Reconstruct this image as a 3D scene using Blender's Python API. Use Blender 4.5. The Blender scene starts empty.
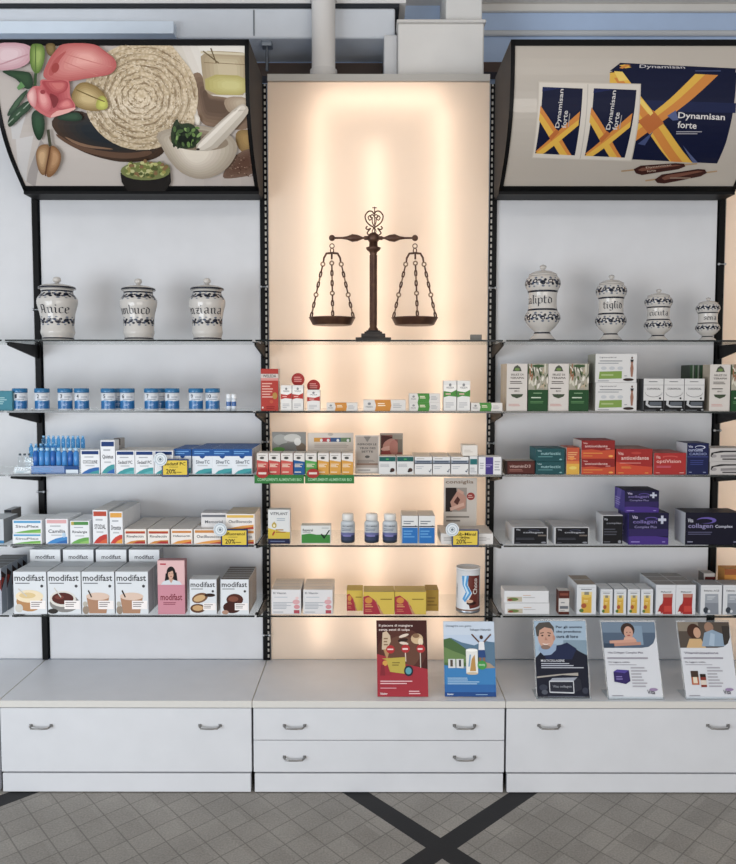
import bpy, math, random
from mathutils import Vector, Matrix
from mathutils.geometry import tessellate_polygon
random.seed(7)
C = bpy.context.scene.collection
SC = bpy.context.scene

# ---------------------------------------------------------------- camera
F, PITCH, YAW, ROLL, CD, CX, CH = 833.23, .0635, -.0014, -.0009, 3.6844, 1.4604, 1.6404
TOP = .3737; CAB = .4755; SH = .3452
SZ = {1: 1.7931, 2: 1.5081, 3: 1.2513, 4: .9648, 5: .6753}
def ray(u, v):
    x2 = (u-368)/F; y2 = -(v-432)/F; zz = 1
    c, s = math.cos(ROLL), math.sin(ROLL); x = c*x2+s*y2; yy = -s*x2+c*y2
    c, s = math.cos(PITCH), math.sin(PITCH); y = c*zz+s*yy; z = -s*zz+c*yy
    c, s = math.cos(YAW), math.sin(YAW)
    return (c*x+s*y, -s*x+c*y, z)
def at(u, v, Y):
    d = ray(u, v); t = (Y+CD)/d[1]
    return CX+t*d[0], CH+t*d[2]
cam = bpy.data.cameras.new('camera'); co = bpy.data.objects.new('camera', cam); C.objects.link(co)
cam.sensor_fit = 'HORIZONTAL'; cam.sensor_width = 36; cam.lens = F/736*36; cam.clip_end = 60
fw = Vector(ray(368, 432)); rt = Vector(ray(369, 432))-fw; up = Vector(ray(368, 431))-fw
rt.normalize(); up.normalize(); fw.normalize()
co.matrix_world = Matrix(((rt.x, up.x, -fw.x, CX), (rt.y, up.y, -fw.y, -CD), (rt.z, up.z, -fw.z, CH), (0, 0, 0, 1)))
SC.camera = co

# ---------------------------------------------------------------- materials
def lin(h):
    h = h.lstrip('#'); r = []
    for i in (0, 2, 4):
        c = int(h[i:i+2], 16)/255
        r.append(c/12.92 if c <= .04045 else ((c+.055)/1.055)**2.4)
    return (*r, 1)
MATS = {}
def nodes(m):
    m.use_nodes = True
    return m.node_tree.nodes, m.node_tree.links
def M(key):
    """'#rrggbb' printed card; '#rrggbb:gloss' glossy; other names are special"""
    if key in MATS: return MATS[key]
    h, _, kind = key.partition(':')
    m = bpy.data.materials.new('paint_'+h.strip('#')+('_'+kind if kind else '')); n, l = nodes(m)
    b = n['Principled BSDF']; cc = lin(h)
    if kind in ('', 'gloss', 'glaze'): cc = [q**1.12 for q in cc[:3]]; lu = .3*cc[0]+.6*cc[1]+.1*cc[2]; cc = (*[q*.88+lu*.12 for q in cc], 1)   # ink densities
    b.inputs['Base Color'].default_value = cc
    b.inputs['Roughness'].default_value = {'': .5, 'gloss': .22, 'matte': .8, 'metal': .35, 'wood': .45, 'glaze': .12}[kind]
    b.inputs['Specular IOR Level'].default_value = .15 if kind in ('', 'matte') else .4
    if kind == 'metal': b.inputs['Metallic'].default_value = .9
    if kind in ('matte', 'wood', 'metal'):
        tc = n.new('ShaderNodeTexCoord'); no = n.new('ShaderNodeTexNoise'); no.inputs['Scale'].default_value = 9 if kind != 'metal' else 60
        no.inputs['Detail'].default_value = 5
        mr = n.new('ShaderNodeMapRange'); mr.inputs['To Min'].default_value = .94; mr.inputs['To Max'].default_value = 1.05
        mx = n.new('ShaderNodeMixRGB'); mx.blend_type = 'MULTIPLY'; mx.inputs[0].default_value = 1; mx.inputs[1].default_value = lin(h)
        l.new(tc.outputs['Object'], no.inputs['Vector']); l.new(no.outputs[0], mr.inputs[0]); l.new(mr.outputs[0], mx.inputs[2]); l.new(mx.outputs[0], b.inputs['Base Color'])
    MATS[key] = m
    return m
def special(name):
    m = bpy.data.materials.new(name); MATS[name] = m
    n, l = nodes(m)
    return m, n, l, n['Principled BSDF']
# glass sheet: clear body with Fresnel reflection
def glassmat(name, tint, f=1.0, tintmix=0):
    m, n, l, b = special(name); n.remove(b)
    out = n['Material Output']; tr = n.new('ShaderNodeBsdfTransparent'); tr.inputs[0].default_value = (*tint, 1)
    gl = n.new('ShaderNodeBsdfGlossy'); gl.inputs['Roughness'].default_value = .03
    lw = n.new('ShaderNodeLayerWeight'); lw.inputs[0].default_value = .5
    pw = n.new('ShaderNodeMath'); pw.operation = 'POWER'; pw.inputs[1].default_value = 4.5; l.new(lw.outputs['Facing'], pw.inputs[0])
    fr = n.new('ShaderNodeMath'); fr.operation = 'MULTIPLY_ADD'; fr.inputs[1].default_value = .9; fr.inputs[2].default_value = .035; l.new(pw.outputs[0], fr.inputs[0])
    mu = n.new('ShaderNodeMath'); mu.operation = 'MULTIPLY'; mu.inputs[1].default_value = f
    mx = n.new('ShaderNodeMixShader'); l.new(fr.outputs[0], mu.inputs[0]); l.new(mu.outputs[0], mx.inputs[0])
    l.new(tr.outputs[0], mx.inputs[1]); l.new(gl.outputs[0], mx.inputs[2])
    last = mx
    if tintmix:
        df = n.new('ShaderNodeBsdfDiffuse'); df.inputs[0].default_value = (.75, .78, .8, 1) if tint[0] > .5 else (.25, .6, .88, 1)
        m2 = n.new('ShaderNodeMixShader'); m2.inputs[0].default_value = tintmix
        l.new(mx.outputs[0], m2.inputs[1]); l.new(df.outputs[0], m2.inputs[2]); last = m2
    l.new(last.outputs[0], out.inputs[0])
glassmat('glass_sheet', (.98, .992, .988), .5, .02)
glassmat('acrylic_clear', (.95, .97, .98), .8, .05)
glassmat('vial_blue', (.30, .66, .93), 1, .15)
m, n, l, b = special('glass_edge'); b.inputs['Base Color'].default_value = lin('#0c1412'); b.inputs['Roughness'].default_value = .15
# translucent diffuser of the backlit panels
m, n, l, b = special('diffuser'); n.remove(b)
df = n.new('ShaderNodeBsdfDiffuse'); df.inputs[0].default_value = lin('#e8dacb')
tl = n.new('ShaderNodeBsdfTranslucent'); tl.inputs[0].default_value = (1, .97, .93, 1)
mx = n.new('ShaderNodeMixShader'); mx.inputs[0].default_value = .5
l.new(df.outputs[0], mx.inputs[1]); l.new(tl.outputs[0], mx.inputs[2]); l.new(mx.outputs[0], n['Material Output'].inputs[0])
m, n, l, b = special('tube_light'); n.remove(b)
em = n.new('ShaderNodeEmission'); em.inputs[0].default_value = (1, .725, .53, 1); em.inputs[1].default_value = 6.3
l.new(em.outputs[0], n['Material Output'].inputs[0])
# floor: small stone tiles laid diagonally with black crossing bands
m, n, l, b = special('stone_tiles'); b.inputs['Roughness'].default_value = .75
def mth(op, a, bb=None, cc=None):
    q = n.new('ShaderNodeMath'); q.operation = op
    for i, z in enumerate((a, bb, cc)):
        if z is None: continue
        if isinstance(z, (int, float)): q.inputs[i].default_value = z
        else: l.new(z, q.inputs[i])
    return q.outputs[0]
tc = n.new('ShaderNodeTexCoord'); sp = n.new('ShaderNodeSeparateXYZ'); l.new(tc.outputs['Object'], sp.inputs[0])
x_, y_ = sp.outputs[0], sp.outputs[1]
def fam(ang, x0, y0):
    nx, ny = -math.sin(ang), math.cos(ang)
    return mth('ADD', mth('MULTIPLY', mth('SUBTRACT', x_, x0), nx), mth('MULTIPLY', mth('SUBTRACT', y_, y0), ny))
fa = fam(math.radians(-52), 1.715, -.862); fb = fam(math.radians(47.5), 1.715, -.862)
T_ = .108
def cell(f): return mth('ADD', mth('DIVIDE', mth('SUBTRACT', mth('ABSOLUTE', f), .042), T_), 20.5)
ca, cb = cell(fa), cell(fb)
def groove(c): return mth('GREATER_THAN', mth('ABSOLUTE', mth('SUBTRACT', mth('FRACT', c), .5)), .478)
gr = mth('MAXIMUM', groove(ca), groove(cb))
cmb = n.new('ShaderNodeCombineXYZ'); l.new(mth('FLOOR', mth('ADD', mth('MULTIPLY', fa, 1/T_), .1)), cmb.inputs[0]); l.new(mth('FLOOR', mth('ADD', mth('MULTIPLY', fb, 1/T_), .1)), cmb.inputs[1])
wn = n.new('ShaderNodeTexWhiteNoise'); wn.noise_dimensions = '2D'; l.new(cmb.outputs[0], wn.inputs['Vector'])
no = n.new('ShaderNodeTexNoise'); no.inputs['Scale'].default_value = 140; no.inputs['Detail'].default_value = 4; l.new(tc.outputs['Object'], no.inputs['Vector'])
no2 = n.new('ShaderNodeTexNoise'); no2.inputs['Scale'].default_value = 5; l.new(tc.outputs['Object'], no2.inputs['Vector'])
val = mth('ADD', mth('MULTIPLY', wn.outputs[0], .16), mth('ADD', mth('MULTIPLY', no.outputs[0], .8), mth('ADD', mth('MULTIPLY', no2.outputs[0], .4), .2)))
m1 = n.new('ShaderNodeMixRGB'); m1.blend_type = 'MULTIPLY'; m1.inputs[0].default_value = 1; m1.inputs[1].default_value = lin('#97938d')
l.new(val, m1.inputs[2])
m2 = n.new('ShaderNodeMixRGB'); m2.inputs[2].default_value = lin('#4d4a47'); l.new(mth('MULTIPLY', gr, .5), m2.inputs[0]); l.new(m1.outputs[0], m2.inputs[1])
st = mth('MAXIMUM', mth('LESS_THAN', mth('ABSOLUTE', fa), .042), mth('LESS_THAN', mth('ABSOLUTE', fb), .042))
st2 = mth('LESS_THAN', mth('ABSOLUTE', mth('SUBTRACT', fb, 1.463)), .044)
st = mth('MAXIMUM', st, st2)
m3 = n.new('ShaderNodeMixRGB'); m3.inputs[2].default_value = lin('#1a1a1d'); l.new(st, m3.inputs[0]); l.new(m2.outputs[0], m3.inputs[1])
l.new(m3.outputs[0], b.inputs['Base Color'])
bp = n.new('ShaderNodeBump'); bp.inputs['Strength'].default_value = .25; bp.inputs['Distance'].default_value = .002
l.new(mth('SUBTRACT', no.outputs[0], gr), bp.inputs['Height']); l.new(bp.outputs[0], b.inputs['Normal'])
# terry towel print
m, n, l, b = special('terry_print'); b.inputs['Roughness'].default_value = .35
tc = n.new('ShaderNodeTexCoord'); vo = n.new('ShaderNodeTexVoronoi'); vo.inputs['Scale'].default_value = 95
cr = n.new('ShaderNodeValToRGB'); cr.color_ramp.elements[0].color = lin('#d9c8ae'); cr.color_ramp.elements[1].color = lin('#b09c7c')
cr.color_ramp.elements[1].position = .9
l.new(tc.outputs['Object'], vo.inputs['Vector']); l.new(vo.outputs[0], cr.inputs[0]); l.new(cr.outputs[0], b.inputs['Base Color'])

# ---------------------------------------------------------------- mesh builder
class MB:
    def __init__(s): s.v = []; s.f = []; s.m = []; s.keys = []; s.sm = []
    def mi(s, k):
        if k not in s.keys: s.keys.append(k)
        return s.keys.index(k)
    def add(s, vs, fs, k, smooth=False):
        o = len(s.v); s.v += [tuple(p) for p in vs]; i = s.mi(k)
        for f in fs: s.f.append([o+j for j in f]); s.m.append(i); s.sm.append(smooth)
        return s
    def box(s, x0, x1, y0, y1, z0, z1, k, kside=None, ktop=None, be=0):
        if be:
            return s.bevbox(x0, x1, y0, y1, z0, z1, k, kside, ktop, be)
        vs = [(x, y, z) for z in (z0, z1) for y in (y0, y1) for x in (x0, x1)]
        s.add(vs, [(0, 1, 5, 4), (2, 6, 7, 3)], k)
        s.add(vs, [(0, 4, 6, 2), (1, 3, 7, 5)], kside or k)
        s.add(vs, [(4, 5, 7, 6), (0, 2, 3, 1)], ktop or k)
        return s
    def bevbox(s, x0, x1, y0, y1, z0, z1, k, kside, ktop, b):
        ks, kt = kside or k, ktop or k
        P = {}
        vs = []
        for ix, x in enumerate((x0, x1)):
            for iy, y in enumerate((y0, y1)):
                for iz, z in enumerate((z0, z1)):
                    dx = b if ix == 0 else -b; dy = b if iy == 0 else -b; dz = b if iz == 0 else -b
                    for a, p in enumerate(((x, y+dy, z+dz), (x+dx, y, z+dz), (x+dx, y+dy, z))):
                        P[(ix, iy, iz, a)] = len(vs); vs.append(p)
        q = lambda *a: [P[t] for t in a]
        fx = []
        def quad(a, fix, val):
            r = []
            o = [i for i in (0, 1, 2) if i != fix]
            for (p, r2) in ((0, 0), (1, 0), (1, 1), (0, 1)):
                t = [0, 0, 0]; t[fix] = val; t[o[0]] = p; t[o[1]] = r2
                r.append(P[(t[0], t[1], t[2], a)])
            return r
        s.add(vs, [quad(1, 1, 0), quad(1, 1, 1)[::-1]], k)
        o = len(s.v)-24
        def addf(fs, key):
            i = s.mi(key)
            for f in fs: s.f.append([o+j for j in f]); s.m.append(i); s.sm.append(False)
        addf([quad(0, 0, 0)[::-1], quad(0, 0, 1)], ks); addf([quad(2, 2, 0)[::-1], quad(2, 2, 1)], kt)
        ed = []
        for a1, a2, ax in ((0, 1, 2), (0, 2, 1), (1, 2, 0)):
            for i in (0, 1):
                for j in (0, 1):
                    t0 = [0, 0, 0]; t0[a1] = i; t0[a2] = j; t1 = list(t0); t1[ax] = 1
                    ed.append([P[(*t0, a1)], P[(*t0, a2)], P[(*t1, a2)], P[(*t1, a1)]])
        for i in (0, 1):
            for j in (0, 1):
                for q2 in (0, 1): ed.append([P[(i, j, q2, a)] for a in (0, 1, 2)])
        addf(ed, k)
        return s
    def tube(s, pts, r, k, seg=8, closed=False, cap=True):
        pts = [Vector(p) for p in pts]; N = len(pts); rs = r if isinstance(r, (list, tuple)) else [r]*N
        vs = []; prev = None
        for i, p in enumerate(pts):
            if closed: d = pts[(i+1) % N]-pts[i-1]
            else: d = pts[min(i+1, N-1)]-pts[max(i-1, 0)]
            d.normalize()
            if prev is None:
                a = Vector((0, 1, 0)) if abs(d.y) < .9 else Vector((1, 0, 0))
            else: a = prev
            a = (a-d*a.dot(d)).normalized(); prev = a; b_ = d.cross(a)
            for j in range(seg):
                t = 2*math.pi*j/seg; vs.append(p+(a*math.cos(t)+b_*math.sin(t))*rs[i])
        fs = []
        for i in range(N if closed else N-1):
            for j in range(seg):
                i2 = (i+1) % N
                fs.append((i*seg+j, i*seg+(j+1) % seg, i2*seg+(j+1) % seg, i2*seg+j))
        s.add(vs, fs, k, True)
        if not closed and cap: s.add(vs, [tuple(range(seg))[::-1], tuple((N-1)*seg+j for j in range(seg))], k)
        return s
    def lathe(s, prof, cx, cy, k, seg=32, keys=None, smooth=True):
        vs = []
        for r, z in prof:
            for j in range(seg):
                t = 2*math.pi*j/seg; vs.append((cx+r*math.cos(t), cy+r*math.sin(t), z))
        o = len(s.v); s.v += vs
        for i in range(len(prof)-1):
            kk = s.mi(keys[i] if keys else k)
            for j in range(seg):
                s.f.append([o+i*seg+j, o+i*seg+(j+1) % seg, o+(i+1)*seg+(j+1) % seg, o+(i+1)*seg+j]); s.m.append(kk); s.sm.append(smooth)
        for i, rev in ((0, 1), (len(prof)-1, 0)):
            if prof[i][0] > 1e-5:
                f = [o+i*seg+j for j in range(seg)]
                s.f.append(f[::-1] if rev else f); s.m.append(s.mi(keys[min(i, len(keys)-1)] if keys else k)); s.sm.append(False)
        return s
    def sphere(s, c, r, k, seg=12, rz=None):
        rz = rz or r
        prof = [(max(r*math.sin(math.pi*i/8), 1e-6), c[2]-rz*math.cos(math.pi*i/8)) for i in range(9)]
        return s.lathe(prof, c[0], c[1], k, seg)
    def build(s, name, parent=None, loc=None):
        """loc: the given base point becomes the origin"""
        me = bpy.data.meshes.new(name)
        vs = s.v
        if loc: vs = [(a-loc[0], b_-loc[1], c-loc[2]) for a, b_, c in vs]
        me.from_pydata(vs, [], s.f)
        for k in s.keys: me.materials.append(M(k))
        me.polygons.foreach_set('material_index', s.m); me.polygons.foreach_set('use_smooth', s.sm)
        me.update()
        o = bpy.data.objects.new(name, me); C.objects.link(o)
        if loc: o.location = loc
        if parent:
            o.parent = parent
            if not loc: o.matrix_parent_inverse = Matrix.Translation(-Vector(parent.location))
        return o
def tag(o, label, cat, group=None, kind=None):
    o['label'] = label; o['category'] = cat
    if group: o['group'] = group
    if kind: o['kind'] = kind
    return o
def struct(o): o['kind'] = 'structure'; return o
def thing(name, loc, label, cat, group=None):
    o = bpy.data.objects.new(name, None); C.objects.link(o); o.location = loc; o.empty_display_size = .05
    return tag(o, label, cat, group)
def dup(o, dloc, label, group=None):
    c = o.copy(); C.objects.link(c); c.location = Vector(o.location)+Vector(dloc); c['label'] = label
    if group: c['group'] = group
    for ch in list(o.children):
        d = ch.copy(); C.objects.link(d); d.parent = c; d.matrix_parent_inverse = ch.matrix_parent_inverse.copy()
        for g in list(ch.children):
            e = g.copy(); C.objects.link(e); e.parent = d
    return c

# ---------------------------------------------------------------- printed art
_tc = {}
def textmesh(s):
    if s in _tc: return _tc[s]
    cu = bpy.data.curves.new('lettering', 'FONT'); cu.body = s; cu.resolution_u = 2; cu.size = 1; cu.offset = .014
    ob = bpy.data.objects.new('lettering', cu)
    me = bpy.data.meshes.new_from_object(ob)
    vs = [(v.co.x, v.co.y) for v in me.vertices]; fs = [list(p.vertices) for p in me.polygons]
    bpy.data.objects.remove(ob); bpy.data.curves.remove(cu); bpy.data.meshes.remove(me)
    x0 = min(a for a, _ in vs); x1 = max(a for a, _ in vs); y0 = min(b for _, b in vs); y1 = max(b for _, b in vs)
    vs = [((a-x0)/(x1-x0), (b-y0)/(y1-y0)) for a, b in vs]
    _tc[s] = (vs, fs); return _tc[s]
def R(x0, y0, x1, y1, c): return ('p', [(x0, y0), (x1, y0), (x1, y1), (x0, y1)], c)
def P(pts, c): return ('p', pts, c)
def E_(cx, cy, rx, ry, c, rot=0, n=18):
    cr_, sr = math.cos(rot), math.sin(rot); r = []
    for i in range(n):
        a = 2*math.pi*i/n; x, y = rx*math.cos(a), ry*math.sin(a); r.append((cx+x*cr_-y*sr, cy+x*sr+y*cr_))
    return ('p', r, c)
def T(s, x0, y0, x1, y1, c): return ('t', s, ((x0, y0), (x1, y0), (x1, y1), (x0, y1)), c)
def TQ(s, a, b, c_, d, c): return ('t', s, (a, b, c_, d), c)
def L(x0, y0, x1, y1, n, c):
    rr = random.Random(int(x0*997+y0*131+n)); h = (y1-y0)/n
    return ('m', [[(x0, y0+h*i+h*.3), (x0+(x1-x0)*w, y0+h*i+h*.3), (x0+(x1-x0)*w, y0+h*i+h*.75), (x0, y0+h*i+h*.75)]
                  for i in range(n) for w in (rr.uniform(.6, 1),)], c)
def LN(a, b, w, c, w2=None):
    """thick line; a, b points (fractions), w half width in the same unit"""
    dx, dy = b[0]-a[0], b[1]-a[1]; q = math.hypot(dx, dy); nx, ny = -dy/q, dx/q; w2 = w if w2 is None else w2
    return ('p', [(a[0]-nx*w, a[1]-ny*w), (b[0]-nx*w2, b[1]-ny*w2), (b[0]+nx*w2, b[1]+ny*w2), (a[0]+nx*w, a[1]+ny*w)], c)
def polys(art):
    """-> list of (layer, polygon, colour)"""
    for i, e in enumerate(art):
        if e[0] == 'p': yield i, e[1], e[2]
        elif e[0] == 'm':
            for p in e[1]: yield i, p, e[2]
        else:
            vs, fs = textmesh(e[1]); a, b, c, d = e[2]
            w = [((1-x)*(1-y)*a[0]+x*(1-y)*b[0]+x*y*c[0]+(1-x)*y*d[0], (1-x)*(1-y)*a[1]+x*(1-y)*b[1]+x*y*c[1]+(1-x)*y*d[1]) for x, y in vs]
            for f in fs: yield i, [w[j] for j in f], e[3]
def clip(poly, ax, lo, hi):
    for sgn, lim in ((1, lo), (-1, -hi)):
        out = []
        for i in range(len(poly)):
            p, q = poly[i-1], poly[i]; a, b = sgn*p[ax]-lim, sgn*q[ax]-lim
            if (a < 0) != (b < 0):
                t = a/(a-b); out.append((p[0]+(q[0]-p[0])*t, p[1]+(q[1]-p[1])*t))
            if b >= 0: out.append(q)
        poly = out
        if len(poly) < 3: return None
    return poly
def put(mb, art, fn, cuts=None, ax=0, base=.0003, step=.00012, crop=True):
    """fn(x, y, offset) -> 3d, x and y are 0..1 over the face"""
    for i, poly, col in polys(art):
        off = base+i*step
        if cuts is None:
            pl = poly
            if crop and any(a < -.001 or a > 1.001 or b < -.001 or b > 1.001 for a, b in pl):
                pl = clip(pl, 0, 0, 1); pl = pl and clip(pl, 1, 0, 1)
            if pl: mb.add([fn(a, b, off) for a, b in pl], [tuple(range(len(pl)))], col)
            continue
        if len(poly) > 3:
            tris = [[poly[j] for j in t] for t in tessellate_polygon([[Vector((a, b, 0)) for a, b in poly]])]
        else: tris = [poly]
        for t in tris:
            lo, hi = min(p[ax] for p in t), max(p[ax] for p in t)
            for c0, c1 in zip(cuts[:-1], cuts[1:]):
                if hi <= c0 or lo >= c1: continue
                q = clip(t, ax, c0, c1); q = q and clip(q, 1-ax, 0, 1)
                if q:
                    w = [fn(a, b, off) for a, b in q]
                    nr = (Vector(w[1])-Vector(w[0])).cross(Vector(w[-1])-Vector(w[0]))
                    if nr.y > 0: w = w[::-1]
                    mb.add(w, [tuple(range(len(w)))], col)

# ---------------------------------------------------------------- goods on the shelves
ORD = ['front', 'second', 'third', 'fourth', 'fifth', 'sixth']
def shelf_y(inset): return -SH+inset
def carton(name, label, us, vt, row, art=(), body='#dfe1e4', side=None, top=None, depth=.09, inset=.02, n=1, vb=None,
           cat='box', group=None, tilt=0, sideart=None, X=None, gap=.0012):
    """cartons standing on a shelf; us = (u0,u1) or a list of them with a list of labels; n deep files. vb = pixel row of the bottom when stacked"""
    many = isinstance(us, list); us_ = us if many else [us]; labels = label if many else [label]
    Y = shelf_y(inset); z0 = SZ[row]+.0035
    u0, u1 = us_[0]
    x0, zt = at(u0, vt, Y); x1, _ = at(u1, vt, Y)
    zb = z0 if vb is None else (vb if vb < 10 else at(u0, vb, Y)[1])
    w, h = x1-x0-gap, zt-zb
    cxm = (x0+x1)/2
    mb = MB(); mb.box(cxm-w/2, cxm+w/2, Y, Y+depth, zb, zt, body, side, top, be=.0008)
    if n > 1 or depth > .03:   # tuck flap seams of the carton lid
        mb.add([(cxm-w*.42, Y+.003, zt+.0002), (cxm+w*.42, Y+.003, zt+.0002), (cxm+w*.42, Y+.005, zt+.0002), (cxm-w*.42, Y+.005, zt+.0002)], [(0, 1, 2, 3)], '#8f9296')
    put(mb, art, lambda a, b, o: (cxm-w/2+a*w, Y-o, zb+b*h))
    if sideart:
        sg, sa = sideart
        if sg < 0: put(mb, sa, lambda a, b, o: (cxm-w/2-o, Y+depth*(1-a), zb+b*h))
        else: put(mb, sa, lambda a, b, o: (cxm+w/2+o, Y+depth*a, zb+b*h))
    o = mb.build(name, loc=(cxm, Y, zb)); outs = []
    for i, (a, b) in enumerate(us_):
        xa, _ = at(a, vt, Y); xb, _ = at(b, vt, Y)
        if i == 0: q = o
        else:
            q = o.copy(); C.objects.link(q); q.location.x = (xa+xb)/2
        tag(q, labels[i]+(', front of its file' if n > 1 else ''), cat, group or (('cartons filed in depth, ' + labels[0]) if n > 1 else None))
        outs.append(q)
        for k in range(1, n):
            r = q.copy(); C.objects.link(r); r.location.y += k*(depth+.003)
            r['label'] = f"{labels[i]}, {ORD[k]} in its file"
    o['_zt'] = zt
    return o if not many else outs
def zt(row): return SZ[row]+.0035

# art snippets ------------------------------------------------------------
NAV, BLU, TEA, RED, ORA, YEL, GRN = '#1b3f78', '#2a6cae', '#3a9ba0', '#b5322e', '#dd8f2a', '#d9b92e', '#4f9440'
def homeo(txt, topc, sw1, sw2, band=True, tc_='#4a4f58'):
    return [R(.06, .82, .94, .96, topc)]*1+[L(.2, .66, .8, .76, 1, '#a9adb3'), T(txt, .12, .44, .88, .58, tc_), L(.25, .3, .75, .4, 1, '#b9bcc0'),
            P([(.04, .02), (.2, .12), (.45, .22), (.75, .28), (.96, .29), (.96, .02)], sw1), P([(.4, .02), (.6, .1), (.96, .17), (.96, .02)], sw2)]
def homeo_flat(txt, topc, sw1, sw2):
    return [R(.04, .76, .96, .93, topc), T(txt, .1, .42, .9, .62, '#4a4f58'), P([(.04, .04), (.3, .16), (.6, .26), (.96, .32), (.96, .04)], sw1), P([(.5, .04), (.96, .2), (.96, .04)], sw2)]
def modifast(kind):
    a = [T('modifast', .04, .78, .94, .93, '#3a3a3e'), L(.06, .7, .5, .75, 1, '#6f7378'), E_(.86, .66, .045, .035, '#4a4a4e')]
    if kind == 'pudding':
        a += [E_(.48, .3, .4, .24, '#b88a58'), E_(.48, .42, .42, .15, '#e6d6b6'), E_(.42, .44, .25, .07, '#d8c08c'), LN((.15, .6), (.4, .42), .015, '#c8c4bc'), E_(.16, .14, .12, .1, '#c9c6be')]
    elif kind == 'choc':
        a += [E_(.5, .26, .45, .22, '#8b8986'), E_(.45, .36, .4, .19, '#d8d4cd'), E_(.45, .37, .33, .14, '#5d2b22'), E_(.35, .4, .14, .05, '#7a4032'), LN((.2, .62), (.4, .4), .015, '#c8c4bc'), E_(.15, .07, .15, .06, '#3a3532')]
    elif kind == 'shake':
        a += [P([(.22, .02), (.74, .02), (.84, .42), (.14, .42)], '#b0876a'), E_(.49, .42, .36, .09, '#d8bfae'), LN((.3, .4), (.2, .56), .02, '#3a302c'), E_(.12, .1, .1, .1, '#9a8a7a'), E_(.1, .24, .07, .06, '#b8b2a6')]
    elif kind == 'cookie':
        a += [E_(.38, .47, .3, .14, '#7d5a40', .2), E_(.36, .46, .22, .09, '#caa878', .2), E_(.3, .17, .28, .13, '#6b4a34'), E_(.3, .18, .2, .08, '#c7a271'), E_(.75, .55, .2, .05, '#3b2a24')]
    else:
        a += [E_(.5, .42, .3, .17, '#5a3026'), E_(.4, .2, .32, .17, '#4a2620'), E_(.45, .44, .18, .08, '#84503e'), E_(.16, .06, .12, .06, '#b28d78')]
    a += [R(.5, .12, .97, .32, '#ece6e4'), L(.53, .16, .94, .3, 3, '#8f8a88')]
    return a
def weleda(c, kind='tall'):
    if kind == 'tall': return [R(0, .62, 1, .86, '#e6e3de'), P([(0, .45), (0, .66), (.6, .62), (1, .7), (1, .47), (.4, .5)], c), T('WELEDA', .2, .74, .8, .8, '#77777a'), E_(.5, .86, .1, .05, '#8a8a8c'),
                               L(.15, .52, .7, .6, 1, '#e6b8b0'), L(.15, .1, .8, .3, 3, '#b4b4b6')]
    return [P([(.27, 0), (.3, .5), (.26, 1), (.64, 1), (.66, .5), (.63, 0)], c), T('WELEDA', .05, .3, .22, .45, '#77777a'), E_(.14, .65, .04, .12, '#8a8a8c'), L(.34, .4, .58, .75, 2, '#efe3c9'), L(.7, .25, .94, .7, 3, '#a9a9ab')]
def vita(txt, c1, c2=None, c3='#d6a0a0', low=False):
    a = [P([(0, 0), (1, 0), (1, .42), (.5, .5), (0, .36)], c2)] if c2 else []
    return a+[T('Vita', .05, .8, .2, .9, '#d8d2d4'), E_(.45, .88, .13, .05, c3), E_(.45, .87, .11, .035, c1), T(txt, .08, .62, .92, .76, '#d8d2d4'),
              L(.08, .44, .8, .56, 2, c3), L(.06, .05, .25, .11, 1, c3), L(.8, .05, .94, .11, 1, c3)]
GROUP = 'packets'

# ================================================================ THE SETTING
WALLY = .6
mb = MB().box(-3, 6, -7, WALLY, -.05, 0, 'stone_tiles'); struct(mb.build('floor'))
mb = MB().box(-3, 6, WALLY, WALLY+.1, 0, 3.56, '#b9cdea:matte'); struct(mb.build('wall_back'))
mb = MB().box(-3, 6, -7, WALLY+.1, 3.50, 3.6, '#e0ddd9:matte'); struct(mb.build('ceiling'))
# boxed duct on the left, a long ledge on its face, the boxed column and the pipe
x1, _ = at(395, 30, .3); _, z0 = at(320, 38, .3); _, z1 = at(320, 8, .3)
mb = MB().box(-3, x1, .3, WALLY-.002, z0, z1, '#d3d8df:matte', be=.006)
xs, _ = at(254, 30, .3); mb.box(xs-.003, xs+.003, .296, .31, z0+.01, z1-.01, '#7f858c')
d1 = mb.build('trim_1'); struct(d1)
mb = MB().box(-3, x1+.02, .296, WALLY-.002, z1+.0005, z1+.018, '#3c3f45'); struct(mb.build('trim_2'))
mb = MB().box(-3, x1+.05, .292, WALLY-.002, z1+.019, 3.499, '#dddcdb:matte'); struct(mb.build('trim_3'))
xa, _ = at(398, 50, .2); xb, _ = at(484, 50, .2); _, zc = at(440, 23, .2)
mb = MB().box(xa, xb, .2, WALLY-.004, 0, zc, '#dcdad7:matte', be=.006); mb.box(xa-.006, xb+.008, .190, WALLY-.004, zc+.0005, zc+.014, '#d3d1ce:matte', be=.004)
xq, _ = at(446, 10, .26); mb.box(xq, xb-.002, .26, WALLY-.004, zc+.0145, 3.4995, '#d9d8d6:matte', be=.004); struct(mb.build('trim_4'))
_, zq = at(600, 11, .572); mb = MB().box(xb, 6, .572, WALLY-.002, zq, 3.4995, '#dad7d2:matte', be=.004); struct(mb.build('trim_8'))
xa2, _ = at(384, 50, .26)
mb = MB().box(xa2, xa-.001, .26, WALLY-.004, 0, z0-.001, '#cfd0d2:matte', be=.004); struct(mb.build('trim_5'))
_, zk = at(600, 62, .5); _, zk2 = at(600, 72, .5)
mb = MB().box(xb+.002, 6, .5, WALLY-.002, zk2, zk, '#4c3830:wood'); mb.box(-3, xa2-.002, .5, WALLY-.002, zk2-.02, zk-.005, '#43342d:wood'); struct(mb.build('trim_6'))
# added pale strip: a reflection on the duct put into colour
_, za = at(60, 36, .27); _, zb = at(60, 24, .27); xe, _ = at(175, 30, .27)
mb = MB().box(-1.2, xe, .24, .2985, za, zb, '#dbe6f2:matte'); struct(mb.build('reflection_strip'))
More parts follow.
